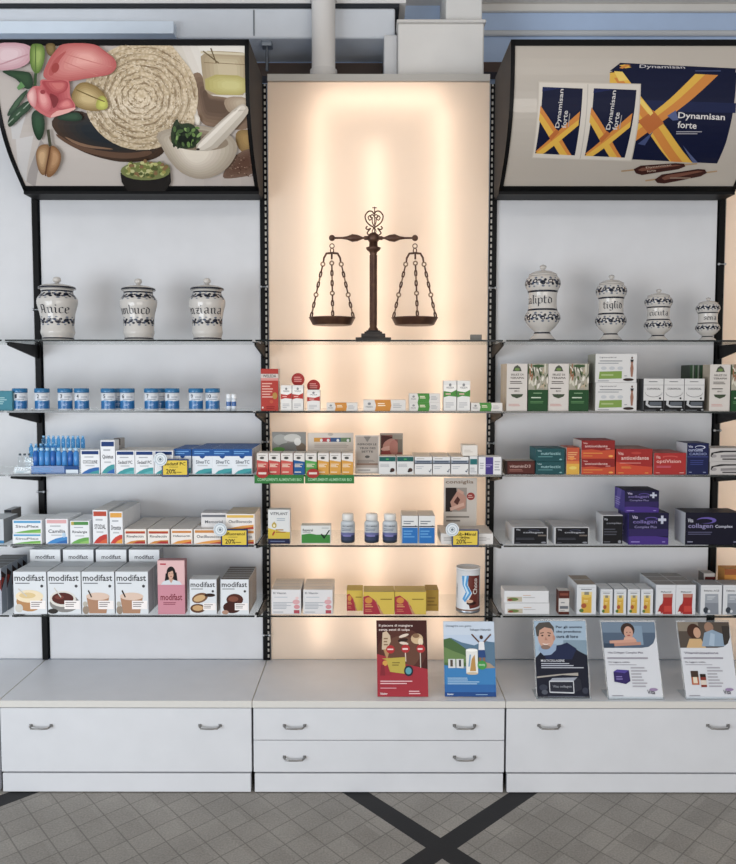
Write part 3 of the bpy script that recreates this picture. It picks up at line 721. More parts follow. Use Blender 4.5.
# ================================================================ JARS
def stroke_glyphs():
    mi = [(-.08, .88), (0, .82), (0, .12), (.12, .02)]
    def sh(l, dx): return [(x+dx, y) for x, y in l]
    G = {'i': ([mi, [(-.02, 1.3), (.06, 1.22)]], .35), 'j': ([[(-.08, .88), (0, .82), (0, -.2), (-.18, -.35)], [(-.02, 1.3), (.06, 1.22)]], .35),
         'n': ([mi, [(0, .75), (.22, .95), (.36, .82), (.36, .12), (.48, .02)]], .72),
         'm': ([mi, [(0, .75), (.2, .95), (.33, .82), (.33, .1)], [(.33, .75), (.53, .95), (.66, .82), (.66, .12), (.78, .02)]], 1.02),
         'u': ([[(-.08, .9), (0, .84), (0, .15), (.16, .0), (.36, .15)], [(.3, .93), (.38, .86), (.38, .12), (.5, .02)]], .74),
         'a': ([[(.05, .86), (.25, .96), (.38, .86), (.38, .12), (.5, .02)], [(.38, .55), (.05, .42), (.02, .14), (.18, .0), (.38, .16)]], .74),
         'b': ([[(-.05, 1.45), (0, 1.4), (0, .12), (.2, 0), (.4, .16), (.4, .78), (.22, .94), (0, .75)]], .64),
         'c': ([[(.38, .82), (.22, .96), (0, .8), (0, .15), (.2, .0), (.4, .12)]], .58),
         'e': ([[(.0, .45), (.38, .62), (.36, .82), (.2, .96), (0, .8), (0, .15), (.2, .0), (.4, .12)]], .58),
         'o': ([[(.2, .98), (0, .8), (0, .16), (.2, 0), (.4, .18), (.4, .8), (.2, .98), (.02, 1.1)]], .64),
         'z': ([[(-.02, .86), (.38, .92), (.04, .1), (.42, .04)], [(.06, .5), (.34, .5)]], .62),
         'l': ([[(-.06, 1.45), (0, 1.38), (0, .14), (.14, .0)], [(.0, 1.4), (.14, 1.3)]], .34),
         'p': ([[(-.08, .9), (0, .84), (0, -.5)], [(0, .74), (.22, .95), (.4, .8), (.4, .18), (.2, 0), (0, .12)]], .66),
         't': ([[(.02, 1.3), (.02, .14), (.16, 0), (.28, .08)], [(-.14, .9), (.26, .92)]], .48),
         'g': ([[(.36, .84), (.2, .96), (0, .8), (0, .24), (.2, .08), (.36, .2)], [(.36, .94), (.36, -.25), (.18, -.42), (-.04, -.3)]], .64),
         's': ([[(.36, .82), (.2, .96), (.02, .8), (.04, .6), (.34, .42), (.36, .16), (.18, 0), (-.02, .12)]], .56),
         'A': ([[(.05, 1.3), (.3, 1.4), (.5, 1.25), (.5, .12), (.62, .02)], [(.14, 1.2), (.16, .5), (.02, .05)], [(.1, .6), (.5, .6)]], .9),
         'S': ([[(.5, 1.2), (.3, 1.4), (.05, 1.2), (.06, .9), (.48, .6), (.5, .2), (.26, 0), (0, .18)]], .8),
         'G': ([[(.5, 1.2), (.3, 1.4), (.02, 1.15), (.02, .25), (.26, 0), (.5, .2), (.5, .6), (.3, .66)]], .85),
         'q': ([mi], .5)}
    return G
GL = stroke_glyphs()
def hull(pts):
    pts = sorted(set(pts)); 
    def half(ps):
        r = []
        for p in ps:
            while len(r) > 1 and (r[-1][0]-r[-2][0])*(p[1]-r[-2][1])-(r[-1][1]-r[-2][1])*(p[0]-r[-2][0]) <= 0: r.pop()
            r.append(p)
        return r
    a, b = half(pts), half(pts[::-1]); return a[:-1]+b[:-1]
def gothic(word, w=.13, tk=.03):
    out = []; x = 0
    for ch in word:
        st, adv = GL[ch]
        a = math.radians(42); nx, ny = math.cos(a)*w/2, math.sin(a)*w/2; tx, ty = -math.sin(a)*tk/2, math.cos(a)*tk/2
        nib = [(nx+tx, ny+ty), (nx-tx, ny-ty), (-nx-tx, -ny-ty), (-nx+tx, -ny+ty)]
        for s in st:
            for p, q in zip(s[:-1], s[1:]): out.append(hull([(round(x+p[0]+c[0], 4), round(p[1]+c[1], 4)) for c in nib]+[(round(x+q[0]+c[0], 4), round(q[1]+c[1], 4)) for c in nib]))
        x += adv
    return out, x
def turn(X, Y): return math.atan2(CX-X, CD+Y)
def rad_at(prof, z):
    for (r0, a), (r1, b) in zip(prof[:-1], prof[1:]):
        if a <= z <= b and b > a: return r0+(r1-r0)*(z-a)/(b-a)
    return prof[-1][0]
def smooth(prof, n=4):
    out = []
    for k in range(len(prof)-1):
        p0, p1, p2, p3 = [Vector(prof[j]) for j in (max(k-1, 0), k, k+1, min(k+2, len(prof)-1))]
        for i in range(n):
            f = i/n; q = .5*((2*p1)+(p2-p0)*f+(2*p0-5*p1+4*p2-p3)*f*f+(3*p1-p0-3*p2+p3)*f**3); out.append((max(q.x, .0001), q.y))
    out.append(prof[-1]); return out
INK = '#1f2434:glaze'; CER = '#c3bfba:glaze'
def jar(word, u, zpx, hpx, rpx, kind, label, a0, a1, inset=.12):
    Y = shelf_y(inset); X, _ = at(u, 330, Y); s = (CD+Y); pxm = 833.2/s   # pixels per metre at that depth
    kz, kr = hpx, rpx
    z0 = zt(1)+.0003
    t = thing('apothecary_jar', (X, Y, z0), label, 'jar', 'white majolica pharmacy jars on the top shelf')
    if kind == 'A':
        body = [(14.6, 0), (15.2, .8), (15, 4), (16.4, 8), (15.9, 12), (15.9, 20), (17.2, 28), (19.3, 36), (19.1, 41), (16.3, 45), (14.9, 47.5), (15.8, 50.5)]
        lid = [(17.4, 50.7), (17.6, 52), (16.6, 53.4), (12, 55), (4, 56.4), (1.8, 57.2), (3.4, 58.3), (4, 60), (3.2, 62), (1.6, 62.9), (.01, 63.1)]
        rings = [(2.2, .7), (48.4, .7)]; bands = [(44.4, 3.6), (19, 4.4)]; tz, th = 26.3, 5.9; K = hpx/63.1; lr = [(51.9, .9)]
    else:
        body = [(13.9, 0), (13.6, 1), (10, 5), (7.7, 8.2), (8.4, 10), (13.2, 14.5), (16.8, 20), (17.3, 24), (15.6, 28.4), (14.2, 31), (13.7, 40), (14.3, 48), (16.6, 53), (17.2, 57), (16, 61), (13.8, 63.8)]
        lid = [(13.9, 64), (13.6, 65.2), (11.5, 67), (7.5, 68.8), (2.6, 69.6), (1.8, 70.4), (2.9, 71.6), (3.2, 73), (2.4, 74.5), (.01, 75.2)]
        rings = [(1.2, .5), (8.0, .8), (30.6, .9), (48.4, .9)]; bands = [(57, 5), (23, 5)]; tz, th = 36.3, 5.6; K = hpx/75.2; lr = [(64.8, .9), (74.4, .9)]
    pz = K/pxm; pr = kr/pxm
    body = smooth([(r*pr, z*pz) for r, z in body]); lid = smooth([(r*pr, z*pz) for r, z in lid])
    m = MB(); m.lathe([(r, z+z0) for r, z in body], X, Y, CER, 40)
    def ring(zc, h, prf, off=.0006):
        a, b = (zc-h)*pz, (zc+h)*pz
        m.lathe([(rad_at(prf, a)+off*.2, a+z0), (rad_at(prf, a)+off, a+z0), (rad_at(prf, b)+off, b+z0), (rad_at(prf, b)+off*.2, b+z0)], X, Y, INK, 40)
    for zc, h in rings: ring(zc, h, body)
    tn = turn(X, Y)
    def wrap(pts, off=.0007):
        vs = []
        for a, z in pts:
            r = rad_at(body, z*pz)+off; an = math.radians(a-90)+tn; vs.append((X+r*math.cos(an), Y+r*math.sin(an), z0+z*pz))
        return vs
    for zc, h in bands:   # leaf garland: leaves and small scrolls all the way round
        n = 12 if kind == 'A' else 14
        for j in range(n):
            c = j*360/n; w = 360/n
            for (dx, dz, rx, rz, rot, col) in ((0, .15, .36, .42, .5, INK), (.3, -.35, .2, .3, -.5, INK), (-.3, -.3, .16, .26, .3, '#4c566e:glaze'), (.05, .8, .2, .2, 0, '#6a7282:glaze'), (.5, .35, .12, .2, 0, INK), (-.15, -.85, .16, .14, 0, '#7c838f:glaze')):
                sgn = 1 if j % 2 else -1
                e = E_(0, 0, rx*w, rz*h, 0, 0, 9)[1]
                pts = [(c+dx*w+x, zc+sgn*dz*h+y+x/w*h*rot*.6*sgn) for x, y in e]
                m.add(wrap(pts, .0008+.0001*(dx > 0)), [tuple(range(len(pts)))], col)
    gl, tw = gothic(word)
    for pl in gl:
        pts = [(a0+(a1-a0)*x/tw, tz+y*th) for x, y in pl]
        m.add(wrap(pts, .0012), [tuple(range(len(pts)))], INK)
    m.build('jar_body', t)
    m = MB(); m.lathe([(r, z+z0) for r, z in lid], X, Y, CER, 32)
    for zc, h in lr: ring(zc, h, lid, .0018)
    m.build('lid', t)
jar('Anice', 58, 338, 63.1, 1, 'A', 'cylindrical white majolica jar lettered Anice', -58, 42)
jar('Sambuco', 139, 338, 61.5, .93, 'A', 'cylindrical white majolica jar lettered Sambuco', -104, 44)
jar('Genziana', 207.5, 338, 62, .92, 'A', 'cylindrical white majolica jar lettered Genziana', -112, 62)
jar('calipto', 542.2, 338, 75.2, 1, 'B', 'tallest footed white majolica jar, first from the left', -86, 46)
jar('tiglio', 610.6, 338, 65.5, .86, 'B', 'footed white majolica jar lettered tiglio', -34, 62)
jar('cicuta', 658, 338, 51.5, .77, 'B', 'small footed jar between the tiglio jar and smallest jar', -46, 62)
jar('sena', 707.5, 338, 43.2, .66, 'B', 'smallest footed majolica jar beside the far right post', -22, 60)

# ================================================================ BALANCE SCALES
def scales():
    Y = -.18; g = lambda u, v: at(u, v, Y)
    z0 = zt(1)
    X = g(373.3, 300)[0]; K = '#4a3228:metal'; K2 = '#33302e:metal'
    K = 'bronze'; K2 = 'bronze_dark'
    for nm, c1 in (('bronze', '#4a3026'), ('bronze_dark', '#2e2a29')):
        if nm not in MATS:
            m_, n_, l_, b_ = special(nm); b_.inputs['Metallic'].default_value = .45; b_.inputs['Roughness'].default_value = .42
            no_ = n_.new('ShaderNodeTexNoise'); no_.inputs['Scale'].default_value = 35; cr_ = n_.new('ShaderNodeValToRGB')
            cr_.color_ramp.elements[0].color = lin(c1); cr_.color_ramp.elements[1].color = lin('#6a4c38' if nm == 'bronze' else '#413a36'); cr_.color_ramp.elements[0].position = .4
            tc_ = n_.new('ShaderNodeTexCoord'); l_.new(tc_.outputs['Object'], no_.inputs['Vector']); l_.new(no_.outputs[0], cr_.inputs[0]); l_.new(cr_.outputs[0], b_.inputs['Base Color'])
    t = thing('balance_scales', (X, Y, z0), 'dark bronze balance scales with two hanging pans', 'scales')
    s = 1/237.
    m = MB(); z = z0
    for hw, h in ((17.3, 3.6), (11.8, 4), (8.8, 2), (7, 1.2)):
        m.box(X-hw*s, X+hw*s, Y-hw*s*.8, Y+hw*s*.8, z, z+h*s, K2, be=.0015); z += h*s
    m.build('base', t)
    _, zc = g(373, 251); _, zb = g(373, 238)
    m = MB()
    m.lathe([(5.2*s, z), (5*s, z+1.5*s), (3.8*s, z+3*s), (3.4*s, z+5*s), (3.3*s, zc-3*s), (4*s, zc-1*s), (6.6*s, zc+1*s), (7.4*s, zc+3.2*s), (4.2*s, zc+4.2*s), (4.2*s, zb-2*s)], X, Y, K, 20)
    for j in range(10):   # flutes
        a = j*math.pi/5; m.tube([(X+3.3*s*math.cos(a), Y+3.3*s*math.sin(a), z+5*s), (X+3.3*s*math.cos(a), Y+3.3*s*math.sin(a), zc-4*s)], .5*s, K, 6)
    m.build('column', t)
    # beam
    m = MB(); xl, xr_ = g(332, 238)[0], g(415, 238)[0]
    m.tube([(xl, Y, zb), (xl+10*s, Y, zb), (xl+15*s, Y, zb), (xl+20*s, Y, zb), (xl+25*s, Y, zb), (xl+30*s, Y, zb), (X, Y, zb), (xr_-30*s, Y, zb), (xr_-25*s, Y, zb), (xr_-20*s, Y, zb), (xr_-15*s, Y, zb), (xr_-10*s, Y, zb), (xr_, Y, zb)],
           [1*s, 1*s, 1.8*s, 3.9*s, 3.2*s, 1.1*s, 1.4*s, 1.1*s, 3.2*s, 3.9*s, 1.8*s, 1*s, 1*s], K, 12)
    for x in (xl, xr_): m.sphere((x, Y, zb), 3.1*s, K)
    m.sphere((X, Y, zb), 6*s, K, rz=5.5*s); m.tube([(X-9*s, Y, zb), (X-5*s, Y, zb)], 2*s, K, 8); m.tube([(X+5*s, Y, zb), (X+9*s, Y, zb)], 2*s, K, 8)
    m.build('beam', t)
    # openwork finial
    m = MB()
    def gp(a, b): # coordinates of the close crop
        x, zz_ = g(320+a/6.69, 200+b/6.69); return (x, Y, zz_)
    m.tube([gp(365, 240), gp(365, 45)], .55*s, K, 6); m.tube([gp(350, 52), gp(379, 52)], .5*s, K, 6)
    for sg in (-1, 1):
        f = lambda a, b: gp(362+sg*a, b)
        def cat(pts, n=6):
            pts = [Vector(p) for p in pts]; out = []
            for k in range(len(pts)-1):
                p0, p1, p2, p3 = pts[max(k-1, 0)], pts[k], pts[k+1], pts[min(k+2, len(pts)-1)]
                for i in range(n):
                    q = i/n; out.append(.5*((2*p1)+(p2-p0)*q+(2*p0-5*p1+4*p2-p3)*q*q+(3*p1-p0-3*p2+p3)*q**3))
            return out+[pts[-1]]
        m.tube(cat([f(0, 95), f(15, 76), f(40, 78), f(60, 108), (f(50, 145)), f(25, 170), f(8, 180), f(0, 195)]), .75*s, K, 6)
        m.tube(cat([f(2, 175), f(12, 150), f(14, 125), f(28, 105), f(40, 118), f(30, 135), f(18, 128)]), .6*s, K, 6)
        m.tube(cat([f(0, 110), f(12, 98), f(26, 108), f(18, 120), f(6, 118)]), .6*s, K, 6)
        m.tube(cat([f(45, 175), f(55, 188), f(42, 198), f(24, 190), f(38, 208), f(46, 222), f(30, 236), f(8, 240)]), .7*s, K, 6)
        m.tube(cat([f(0, 185), f(10, 200), f(12, 215), f(0, 225)]), .55*s, K, 6)
    m.build('finial', t)
    for nm, xc, vp, dw in (('pan', xl, 0, 1), ('pan', xr_, 0, 1)):
        vt_ = 317.6; _, zp = g(332, vt_); _, zbot = g(332, 325.3); R_ = 22.6*s
        m = MB(); m.lathe([(R_*.80, zbot), (R_*.86, zbot+.5*s), (R_, zp-1*s), (R_*1.03, zp), (R_*.98, zp), (R_*.84, zbot+1.6*s), (.001, zbot+1.4*s)], xc, Y, K, 36)
        pan = m.build('pan', t)
        _, zr = g(332, 246); _, za = g(332, 254); _, zs = g(332, 257)
        m = MB(); m.tube([(xc+2.2*s*math.cos(a), Y, zr+2.2*s*math.sin(a)) for a in [k*math.pi/6 for k in range(12)]], .5*s, K, 6, closed=True)
        m.tube([(xc+1.6*s*math.cos(a), Y, zr-4.5*s+2.6*s*math.sin(a)) for a in [k*math.pi/6 for k in range(12)]], .6*s, K, 6, closed=True)
        m.tube([(xc-8.5*s, Y, zs-5*s), (xc-8*s, Y, zs-1*s), (xc-5.5*s, Y, za+.5*s), (xc, Y, za+1*s), (xc+5.5*s, Y, za+.5*s), (xc+8*s, Y, zs-1*s), (xc+8.5*s, Y, zs-5*s)], [.8*s, 1*s, 1.1*s, 1.1*s, 1.1*s, 1*s, .8*s], K, 8)
        m.tube([(xc, Y-7*s, zs-3*s), (xc, Y-5*s, za+.5*s), (xc, Y, za+1*s)], .9*s, K, 8)
        m.build('hanger', t, )
        for (tx, ty, bx_, by_) in ((-8.5*s, 0, -R_*.93, 0), (8.5*s, 0, R_*.93, 0), (0, -7*s, 1.5*s, -R_*.95)):
            a = Vector((xc+tx, Y+ty, zs-4.5*s)); b = Vector((xc+bx_, Y+by_, zp)); m = MB(); n = 11
            d = (b-a)/n
            for k in range(n):
                p, q = a+d*k, a+d*(k+1); c = (p+q)/2; L2 = d.length*.62; dn = d.normalized()
                sd = dn.cross(Vector((0, 1, 0))).normalized() if k % 2 == 0 else Vector((0, 1, 0))
                ww = 1.0*s if k % 3 else 1.9*s
                LL = L2 if k % 3 else 2.0*s
                m.tube([c+dn*LL*math.cos(w_)+sd*ww*math.sin(w_) for w_ in [j*math.pi/5 for j in range(10)]], .78*s, K if k % 3 else '#8d7a68:metal', 5, closed=True)
            m.build('chain', t)
scales()
# small grey tab standing at the right end of the top centre shelf
x0, z1 = at(470.5, 334.5, -.3); x1, _ = at(482, 334, -.3)
m = MB(); m.box(x0, x1, -.3, -.285, zt(1), z1, '#7d7b76', be=.001); m.box(x0-.006, x1+.004, -.302, -.26, zt(1)-.0002, zt(1)+.0025, '#a9a7a1')
tag(m.build('price_holder'), 'tiny grey tab lying near the right end under the scales', 'tab')

# ================================================================ ROW 2, LEFT : numbered tins
def tin(u0, u1, num, label, inset=.03, first=[None]):
    Y0 = shelf_y(inset); xa, zt_ = at(u0, 388.4, Y0); xb, _ = at(u1, 388.4, Y0); r = (.0595)/2; Y = Y0+r; X = at((u0+u1)/2, 400, Y)[0]; z0 = zt(2); h = zt_-z0
    t = thing('tin', (X, Y, z0), label, 'tin', 'numbered blue and white tins')
    m = MB(); prof = [(r*.93, z0), (r*.97, z0+.002), (r*.97, z0+h*.08), (r*.97, z0+h*.40), (r*.97, z0+h*.80)]
    m.lathe(prof, X, Y, '#d6dbe2:gloss', 28, keys=['#d6dbe2:gloss', '#c9d0da:gloss', '#1f6ea6:gloss', '#d6dbe2:gloss'])
    def wr(a, b, o):
        an = math.radians(-90+(a-.5)*150)+turn(X, Y); rr_ = r*.97+o; return (X+rr_*math.cos(an), Y+rr_*math.sin(an), z0+h*b)
    art = [P([(0, .4), (1, .4), (1, .46), (.6, .43), (.3, .47), (0, .43)], '#3080b4:gloss'), E_(.5, .27, .2, .07, '#2e70b0:gloss'), L(.34, .2, .66, .32, 2, '#9dbbd9'), L(.25, .47, .75, .55, 1, '#8e98a6')]
    if num: art.append(T(str(num), .22 if num != 10 else .16, .56, .34 if num != 10 else .42, .74, '#3b4654')); art.append(L(.45, .56, .8, .66, 1, '#9aa4b0'))
    put(m, art, wr, [j/12 for j in range(13)], 0)
    m.build('tin_body', t)
    m = MB(); m.lathe([(r*.97, z0+h*.805), (r, z0+h*.82), (r*1.01, z0+h*.84), (r*1.01, z0+h*.97), (r*.96, z0+h), (.001, z0+h)], X, Y, '#2273a2:gloss', 28); m.build('lid', t)
for i, (a, b) in enumerate(((12.5, 27.5), (34.8, 49.5), (58, 72.5), (74.6, 89.1), (101, 115.8), (120, 134.6), (144.3, 159), (165, 179.5), (188.7, 203.2), (205.4, 219.8))):
    tin(a, b, i+1, f'white and blue round tin printed with the number {i+1}')
tin(111.5, 125.5, 5, 'blue-lidded tin half hidden behind tins 5 and 6', .1)
tin(152.5, 166.5, 7, 'blue-lidded tin half hidden behind tins 7 and 8', .1)
for k, u in enumerate((228.6, 233.8)):
    Y = shelf_y(.035); X, z1 = at(u, 394, Y); z0 = zt(2); h = z1-z0; r = .0098
    t = thing('pill_tube', (X, Y, z0), ['slim white tube with blue band, nearer tin 10', 'slim white tube with blue band, farther from tin 10'][k], 'tube', 'pair of slim tubes')
    m = MB(); m.lathe([(r, z0), (r, z0+h*.28), (r, z0+h*.55), (r, z0+h*.72)], X, Y, 0, 16, keys=['#ccd4de:gloss', '#2a62a0:gloss', '#ccd4de:gloss']); m.build('tube_body', t)
    m = MB(); m.lathe([(r*.9, z0+h*.72), (r*.98, z0+h*.73), (r*.98, z0+h*.98), (r*.7, z0+h)], X, Y, '#dfe3e8:gloss', 16); m.build('cap', t)
carton('carton', 'teal box at the far left, left of tin 1', (-14, 12), 391, 2, [L(.2, .3, .8, .7, 4, '#9ec2c6')], '#3f8494', side='#5d97a4', depth=.1, inset=.02)

# ================================================================ ROW 3, LEFT
def ampoule_rack():
    Yf = shelf_y(.03); z0 = zt(3); xa = at(13.5, 470, Yf)[0]; xb = at(79, 470, Yf)[0]
    t = thing('display_rack', ((xa+xb)/2, Yf, z0), 'clear stepped acrylic rack holding blue and clear vials', 'rack')
    steps = [(xa, xa+.1, 0), (xa+.028, xa+.16, 1), (xa+.06, xb, 2)]
    m = MB(); K = 'acrylic_clear'; hs = (.028, .062, .096)
    for (a, b, k) in steps:
        y0 = Yf+.006+k*.045; m.box(a, b, y0, y0+.003, z0, z0+hs[k]-.002, K); m.box(a, b, y0+.0035, y0+.044, z0+hs[k]-.004, z0+hs[k]-.001, K)
    m.build('steps', t)
    m = MB(); m.box(xa+.004, xa+.07, Yf-.002, Yf+.0, z0, z0+.014, '#d5dde2'); put(m, [L(.1, .2, .9, .8, 2, '#8fa7b5')], lambda a, b, o: (xa+.004+.066*a, Yf-.002-o, z0+.014*b))
    x2 = at(66, 470, Yf)[0]; m.box(x2, x2+.05, Yf-.002, Yf, z0+.001, z0+.017, '#cdd8e2'); m.build('price_strip', t)
    # the blue cardboard tray in front of the upper step
    m = MB(); a = xa+.072; m.box(a, xb-.002, Yf+.0005, Yf+.0045, z0, z0+.032, '#1e609f:gloss'); put(m, [L(.05, .2, .6, .8, 3, '#5d97cc'), R(.7, 0, 1, 1, '#174f8a')], lambda p, q, o: (a+(xb-.002-a)*p, Yf+.0005-o, z0+.032*q)); m.build('tray_front', t)
    def vial(x, y, z, h, col, label, grp):
        v = thing('vial', (x, y, z), label, 'vial', grp); r = .0085
        m = MB(); m.lathe([(r*.8, z), (r, z+.002), (r, z+h*.7), (r*.55, z+h*.8), (r*.5, z+h*.86)], x, y, col, 12); m.build('glass', v)
        m = MB(); m.lathe([(r*.62, z+h*.86), (r*.62, z+h*.99), (r*.4, z+h)], x, y, '#56646e' if col == 'acrylic_clear' else '#8fc3e8:gloss', 10); m.build('cap', v); return v
    def rowv(n, xs, dx, y, z, h, col, label, grp):
        v = vial(xs, y, z, h, col, label, grp)
        for i in range(1, n): dup(v, (dx*i, 0, 0), label)
    rowv(5, xa+.013, .0188, Yf+.036, z0+hs[0]-.0008, .052, 'acrylic_clear', 'clear vial with dark cap on the lowest step of the rack', 'clear vials on the lowest step')
    rowv(6, xa+.042, .0205, Yf+.078, z0+hs[1]-.0008, .056, 'vial_blue', 'pale blue vial on the middle step of the rack', 'vials on the middle step')
    rowv(9, xa+.078, .0206, Yf+.122, z0+hs[2]-.0008, .052, 'vial_blue', 'pale blue vial on the top step of the rack', 'vials on the top step')
    # deep blue plastic ampoules standing behind the tray
    x = xa+.082
    m = MB(); y = Yf+.026; r = .0112; h = .104
    for i in range(8):
        v = thing('ampoule', (x+i*.0236, y, z0), 'deep blue ampoule standing behind the blue tray front', 'ampoule', 'deep blue ampoules behind the tray front')
        m = MB(); m.lathe([(r, z0+.0002), (r, z0+h*.8), (r*.5, z0+h*.88)], x+i*.0236, y, ['#1c69b4:gloss', '#3f8fcf:gloss', '#2a79c0:gloss'][(i*i) % 3], 12); m.build('ampoule_body', v)
        m = MB(); m.lathe([(r*.5, z0+h*.88), (r*.75, z0+h*.92), (r*.6, z0+h)], x+i*.0236, y, '#a9cfe8:gloss', 10); m.build('tip', v)
ampoule_rack()
g3 = 'white boxes with blue heads beside the ampoules'
carton('carton', 'small white box right beside the blue vial rack', (80.3, 99.6), 450, 3, homeo('COCCULINE', NAV, BLU, TEA), depth=.07, inset=.015, group=g3)
carton('carton', 'tall narrow white box with navy head, right of the vials', (100.2, 114.8), 440.3, 3, homeo('Quietus', NAV, TEA, BLU), depth=.06, inset=.018, group=g3, vb=None)
carton('carton', 'grey-sided box peeking out behind the tall navy-headed box', (113.5, 120.5), 438.4, 3, [R(0, .8, 1, 1, '#5c5550')], '#a8a6a4', depth=.06, inset=.085)
carton('carton', ['white round-print box, third in the low blue-headed row', 'white blue-headed box, left of the one behind the price card', 'white blue-headed box partly hidden by the yellow price card'], [(115.6, 134.6), (135.1, 153.5), (154.3, 172.8)], 450.6, 3,
       homeo('Sedatif PC', NAV, TEA, '#5ab0b4'), depth=.085, inset=.012, n=2, group=g3, top='#d2cdc8')
bart = [R(0, .72, 1, 1, '#1d5b9c'), L(.1, .78, .9, .94, 2, '#6fa4d6'), P([(.36, .72), (.64, .72), (.6, .66), (.5, .62), (.4, .66)], '#1d4f8e'), T('SilverTC', .18, .42, .86, .56, '#59636e'), L(.25, .3, .8, .38, 1, '#b9bcc0'), P([(.12, .02), (.3, .14), (.6, .22), (.97, .24), (.97, .02)], TEA), P([(.5, .02), (.97, .14), (.97, .02)], '#2f7f8c')]
carton('carton', ['blue-topped white box just right of the price card', 'blue-topped white box, middle of its row', 'blue-topped white box at the right end by the red ones'], [(192, 212.4), (212.8, 231.6), (232, 252)], 449, 3, bart, '#d8dde3', side='#b9c4d0', top='#1d5fa4', depth=.072, inset=.015, n=4, group='blue-topped white boxes')
carton('carton', 'blue-topped box standing behind the yellow card', (173.5, 191.4), 449, 3, bart, '#d8dde3', side='#1d5b9c', top='#1d5fa4', depth=.072, inset=.035, n=3)
# ---- price cards with the round white tag
def pricecard(u0, u1, v0, v1, row, du, dv, l1, l2, label, dlabel):
    Y = -SH-.006
    x0, z1 = at(u0, v0, Y); x1, z0 = at(u1, v1, Y)
    t = thing('price_card', ((x0+x1)/2, Y, z0), label, 'price card', 'yellow price cards')
    MB().box(x0, x1, Y, Y+.003, z0, z1, '#1f3566:gloss', be=.0008).build('frame', t)
    m = MB(); a, b, c, d = x0+.006, x1-.006, z0+.009, z1-.006
    m.box(a, b, Y-.0008, Y-.0001, c, d, '#d9bf1f')
    put(m, [T(l1, .06, .66, .94, .88, '#14120a'), L(.25, .5, .75, .58, 1, '#6d6420'), T('20%', .12, .08, .54, .4, '#14120a'), L(.56, .12, .85, .22, 1, '#5a531c')]+([T(l2, .3, .44, .7, .6, '#2f2c18')] if l2 else []), lambda p, q, o: (a+(b-a)*p, Y-.0008-o, c+(d-c)*q))
    m.build('card', t)
    # round tag on a clear stem
    X, Z = at(du, dv, Y-.004); r = .027
    m = MB(); pts = [(X+r*math.cos(k*math.pi/14), Z+r*math.sin(k*math.pi/14)) for k in range(28)]
    N = 28; vs = [(x, Y-.006, z) for x, z in pts]+[(x, Y-.004, z) for x, z in pts]
    m.add(vs, [tuple(range(N)), tuple(range(2*N-1, N-1, -1))]+[(j, (j+1) % N, (j+1) % N+N, j+N) for j in range(N)], '#ccd5dc:gloss')
    for q, cc in ((.82, '#98a5ae'), (.74, '#d5dce1'), (.42, '#8a98a2'), (.34, '#d5dce1'), (.2, '#707e88')):
        m.add([(X+(x-X)*q, Y-.0062-(1-q)*.001, Z+(z-Z)*q) for x, z in pts], [tuple(range(N))], cc)
    m.build('round_tag', t)['label'] = 'round white disc'
pricecard(161.5, 188.7, 459, 477, 3, 160.5, 459.3, 'Sedatif PC', None, 'yellow 20% price card on the third shelf in the left bay', 'round white tag at the card on the third left shelf')

# ================================================================ ROW 4, LEFT
carton('carton', 'tall grey-white box with blue foot at far left, fourth shelf', (-20, 3.5), 519, 4, [R(.0, .0, 1, .12, '#3f87b5'), R(0, .8, .1, .1, '#c9c9c9')], '#bfc4c9', side='#8c9094', depth=.14, inset=.03)
carton('carton', 'slim grey box leaning at far left behind, fourth shelf', (4, 11.5), 510, 4, [R(0, .9, 1, 1, '#2d3038')], '#9a9ca0', side='#77736f', depth=.1, inset=.178)
fl_ = homeo_flat('SinuPlex', '#5aa2cc', '#6fae4a', '#8fbf5a')
o = carton('carton', 'flat green-swoosh box, lower of a pair, left bay', (12.3, 41.8), 533.6, 4, fl_, depth=.07, inset=.016, n=2)
carton('carton', 'flat green-swoosh box, upper of a pair, left bay', (12.3, 41.8), 519.8, 4, fl_, depth=.07, inset=.016, vb=o['_zt']+.0005, n=2)
carton('carton', 'white box with pink head and blue swoosh', (45.2, 67.8), 518.8, 4, homeo('Camilia', '#d8a7a9', '#3d8cc8', '#2a6cae')+[E_(.82, .36, .08, .1, '#b5cde0')], depth=.08, inset=.018, n=2)
carton('carton', 'white box with green head and green swoosh', (69.8, 89.4), 520.8, 4, homeo('Rinalergia', '#4f8f4a', '#6aa850', '#8fbd62')+[R(.06, .82, .2, .96, '#b9a84a')], depth=.08, inset=.018, n=2)
carton('carton', 'tall white box with red head and red swoosh', (92.3, 107.3), 510, 4, homeo('STODAL', '#b94a30', '#c1392e', '#d2602f'), depth=.05, inset=.018, n=5, top='#d0cdca')
carton('carton', 'tall white box with orange head and orange swoosh', (109.2, 122.6), 511.6, 4, homeo('Drosetux', '#dba13a', '#c9402f', '#e0a030'), depth=.05, inset=.018, n=5, top='#d0cdca')
carton('carton', ['low white box with red band, left one of a pair', 'low white box with red band, right one of a pair'], [(124.3, 146.2), (147.2, 169.6)], 529, 4, [R(.05, .7, .95, .86, '#b2452c'), R(.05, .84, .95, .87, '#e0b070'), T('Rinalectin', .1, .44, .88, .6, '#55575c'), P([(.05, .04), (.3, .2), (.6, .26), (.95, .28), (.95, .04)], '#c9872f'), P([(.35, .04), (.6, .2), (.95, .2), (.95, .04)], '#ad2f2a')], '#e2dcd6', depth=.095, inset=.016, n=3, group='low white boxes with red bands', top='#d6d0c9')
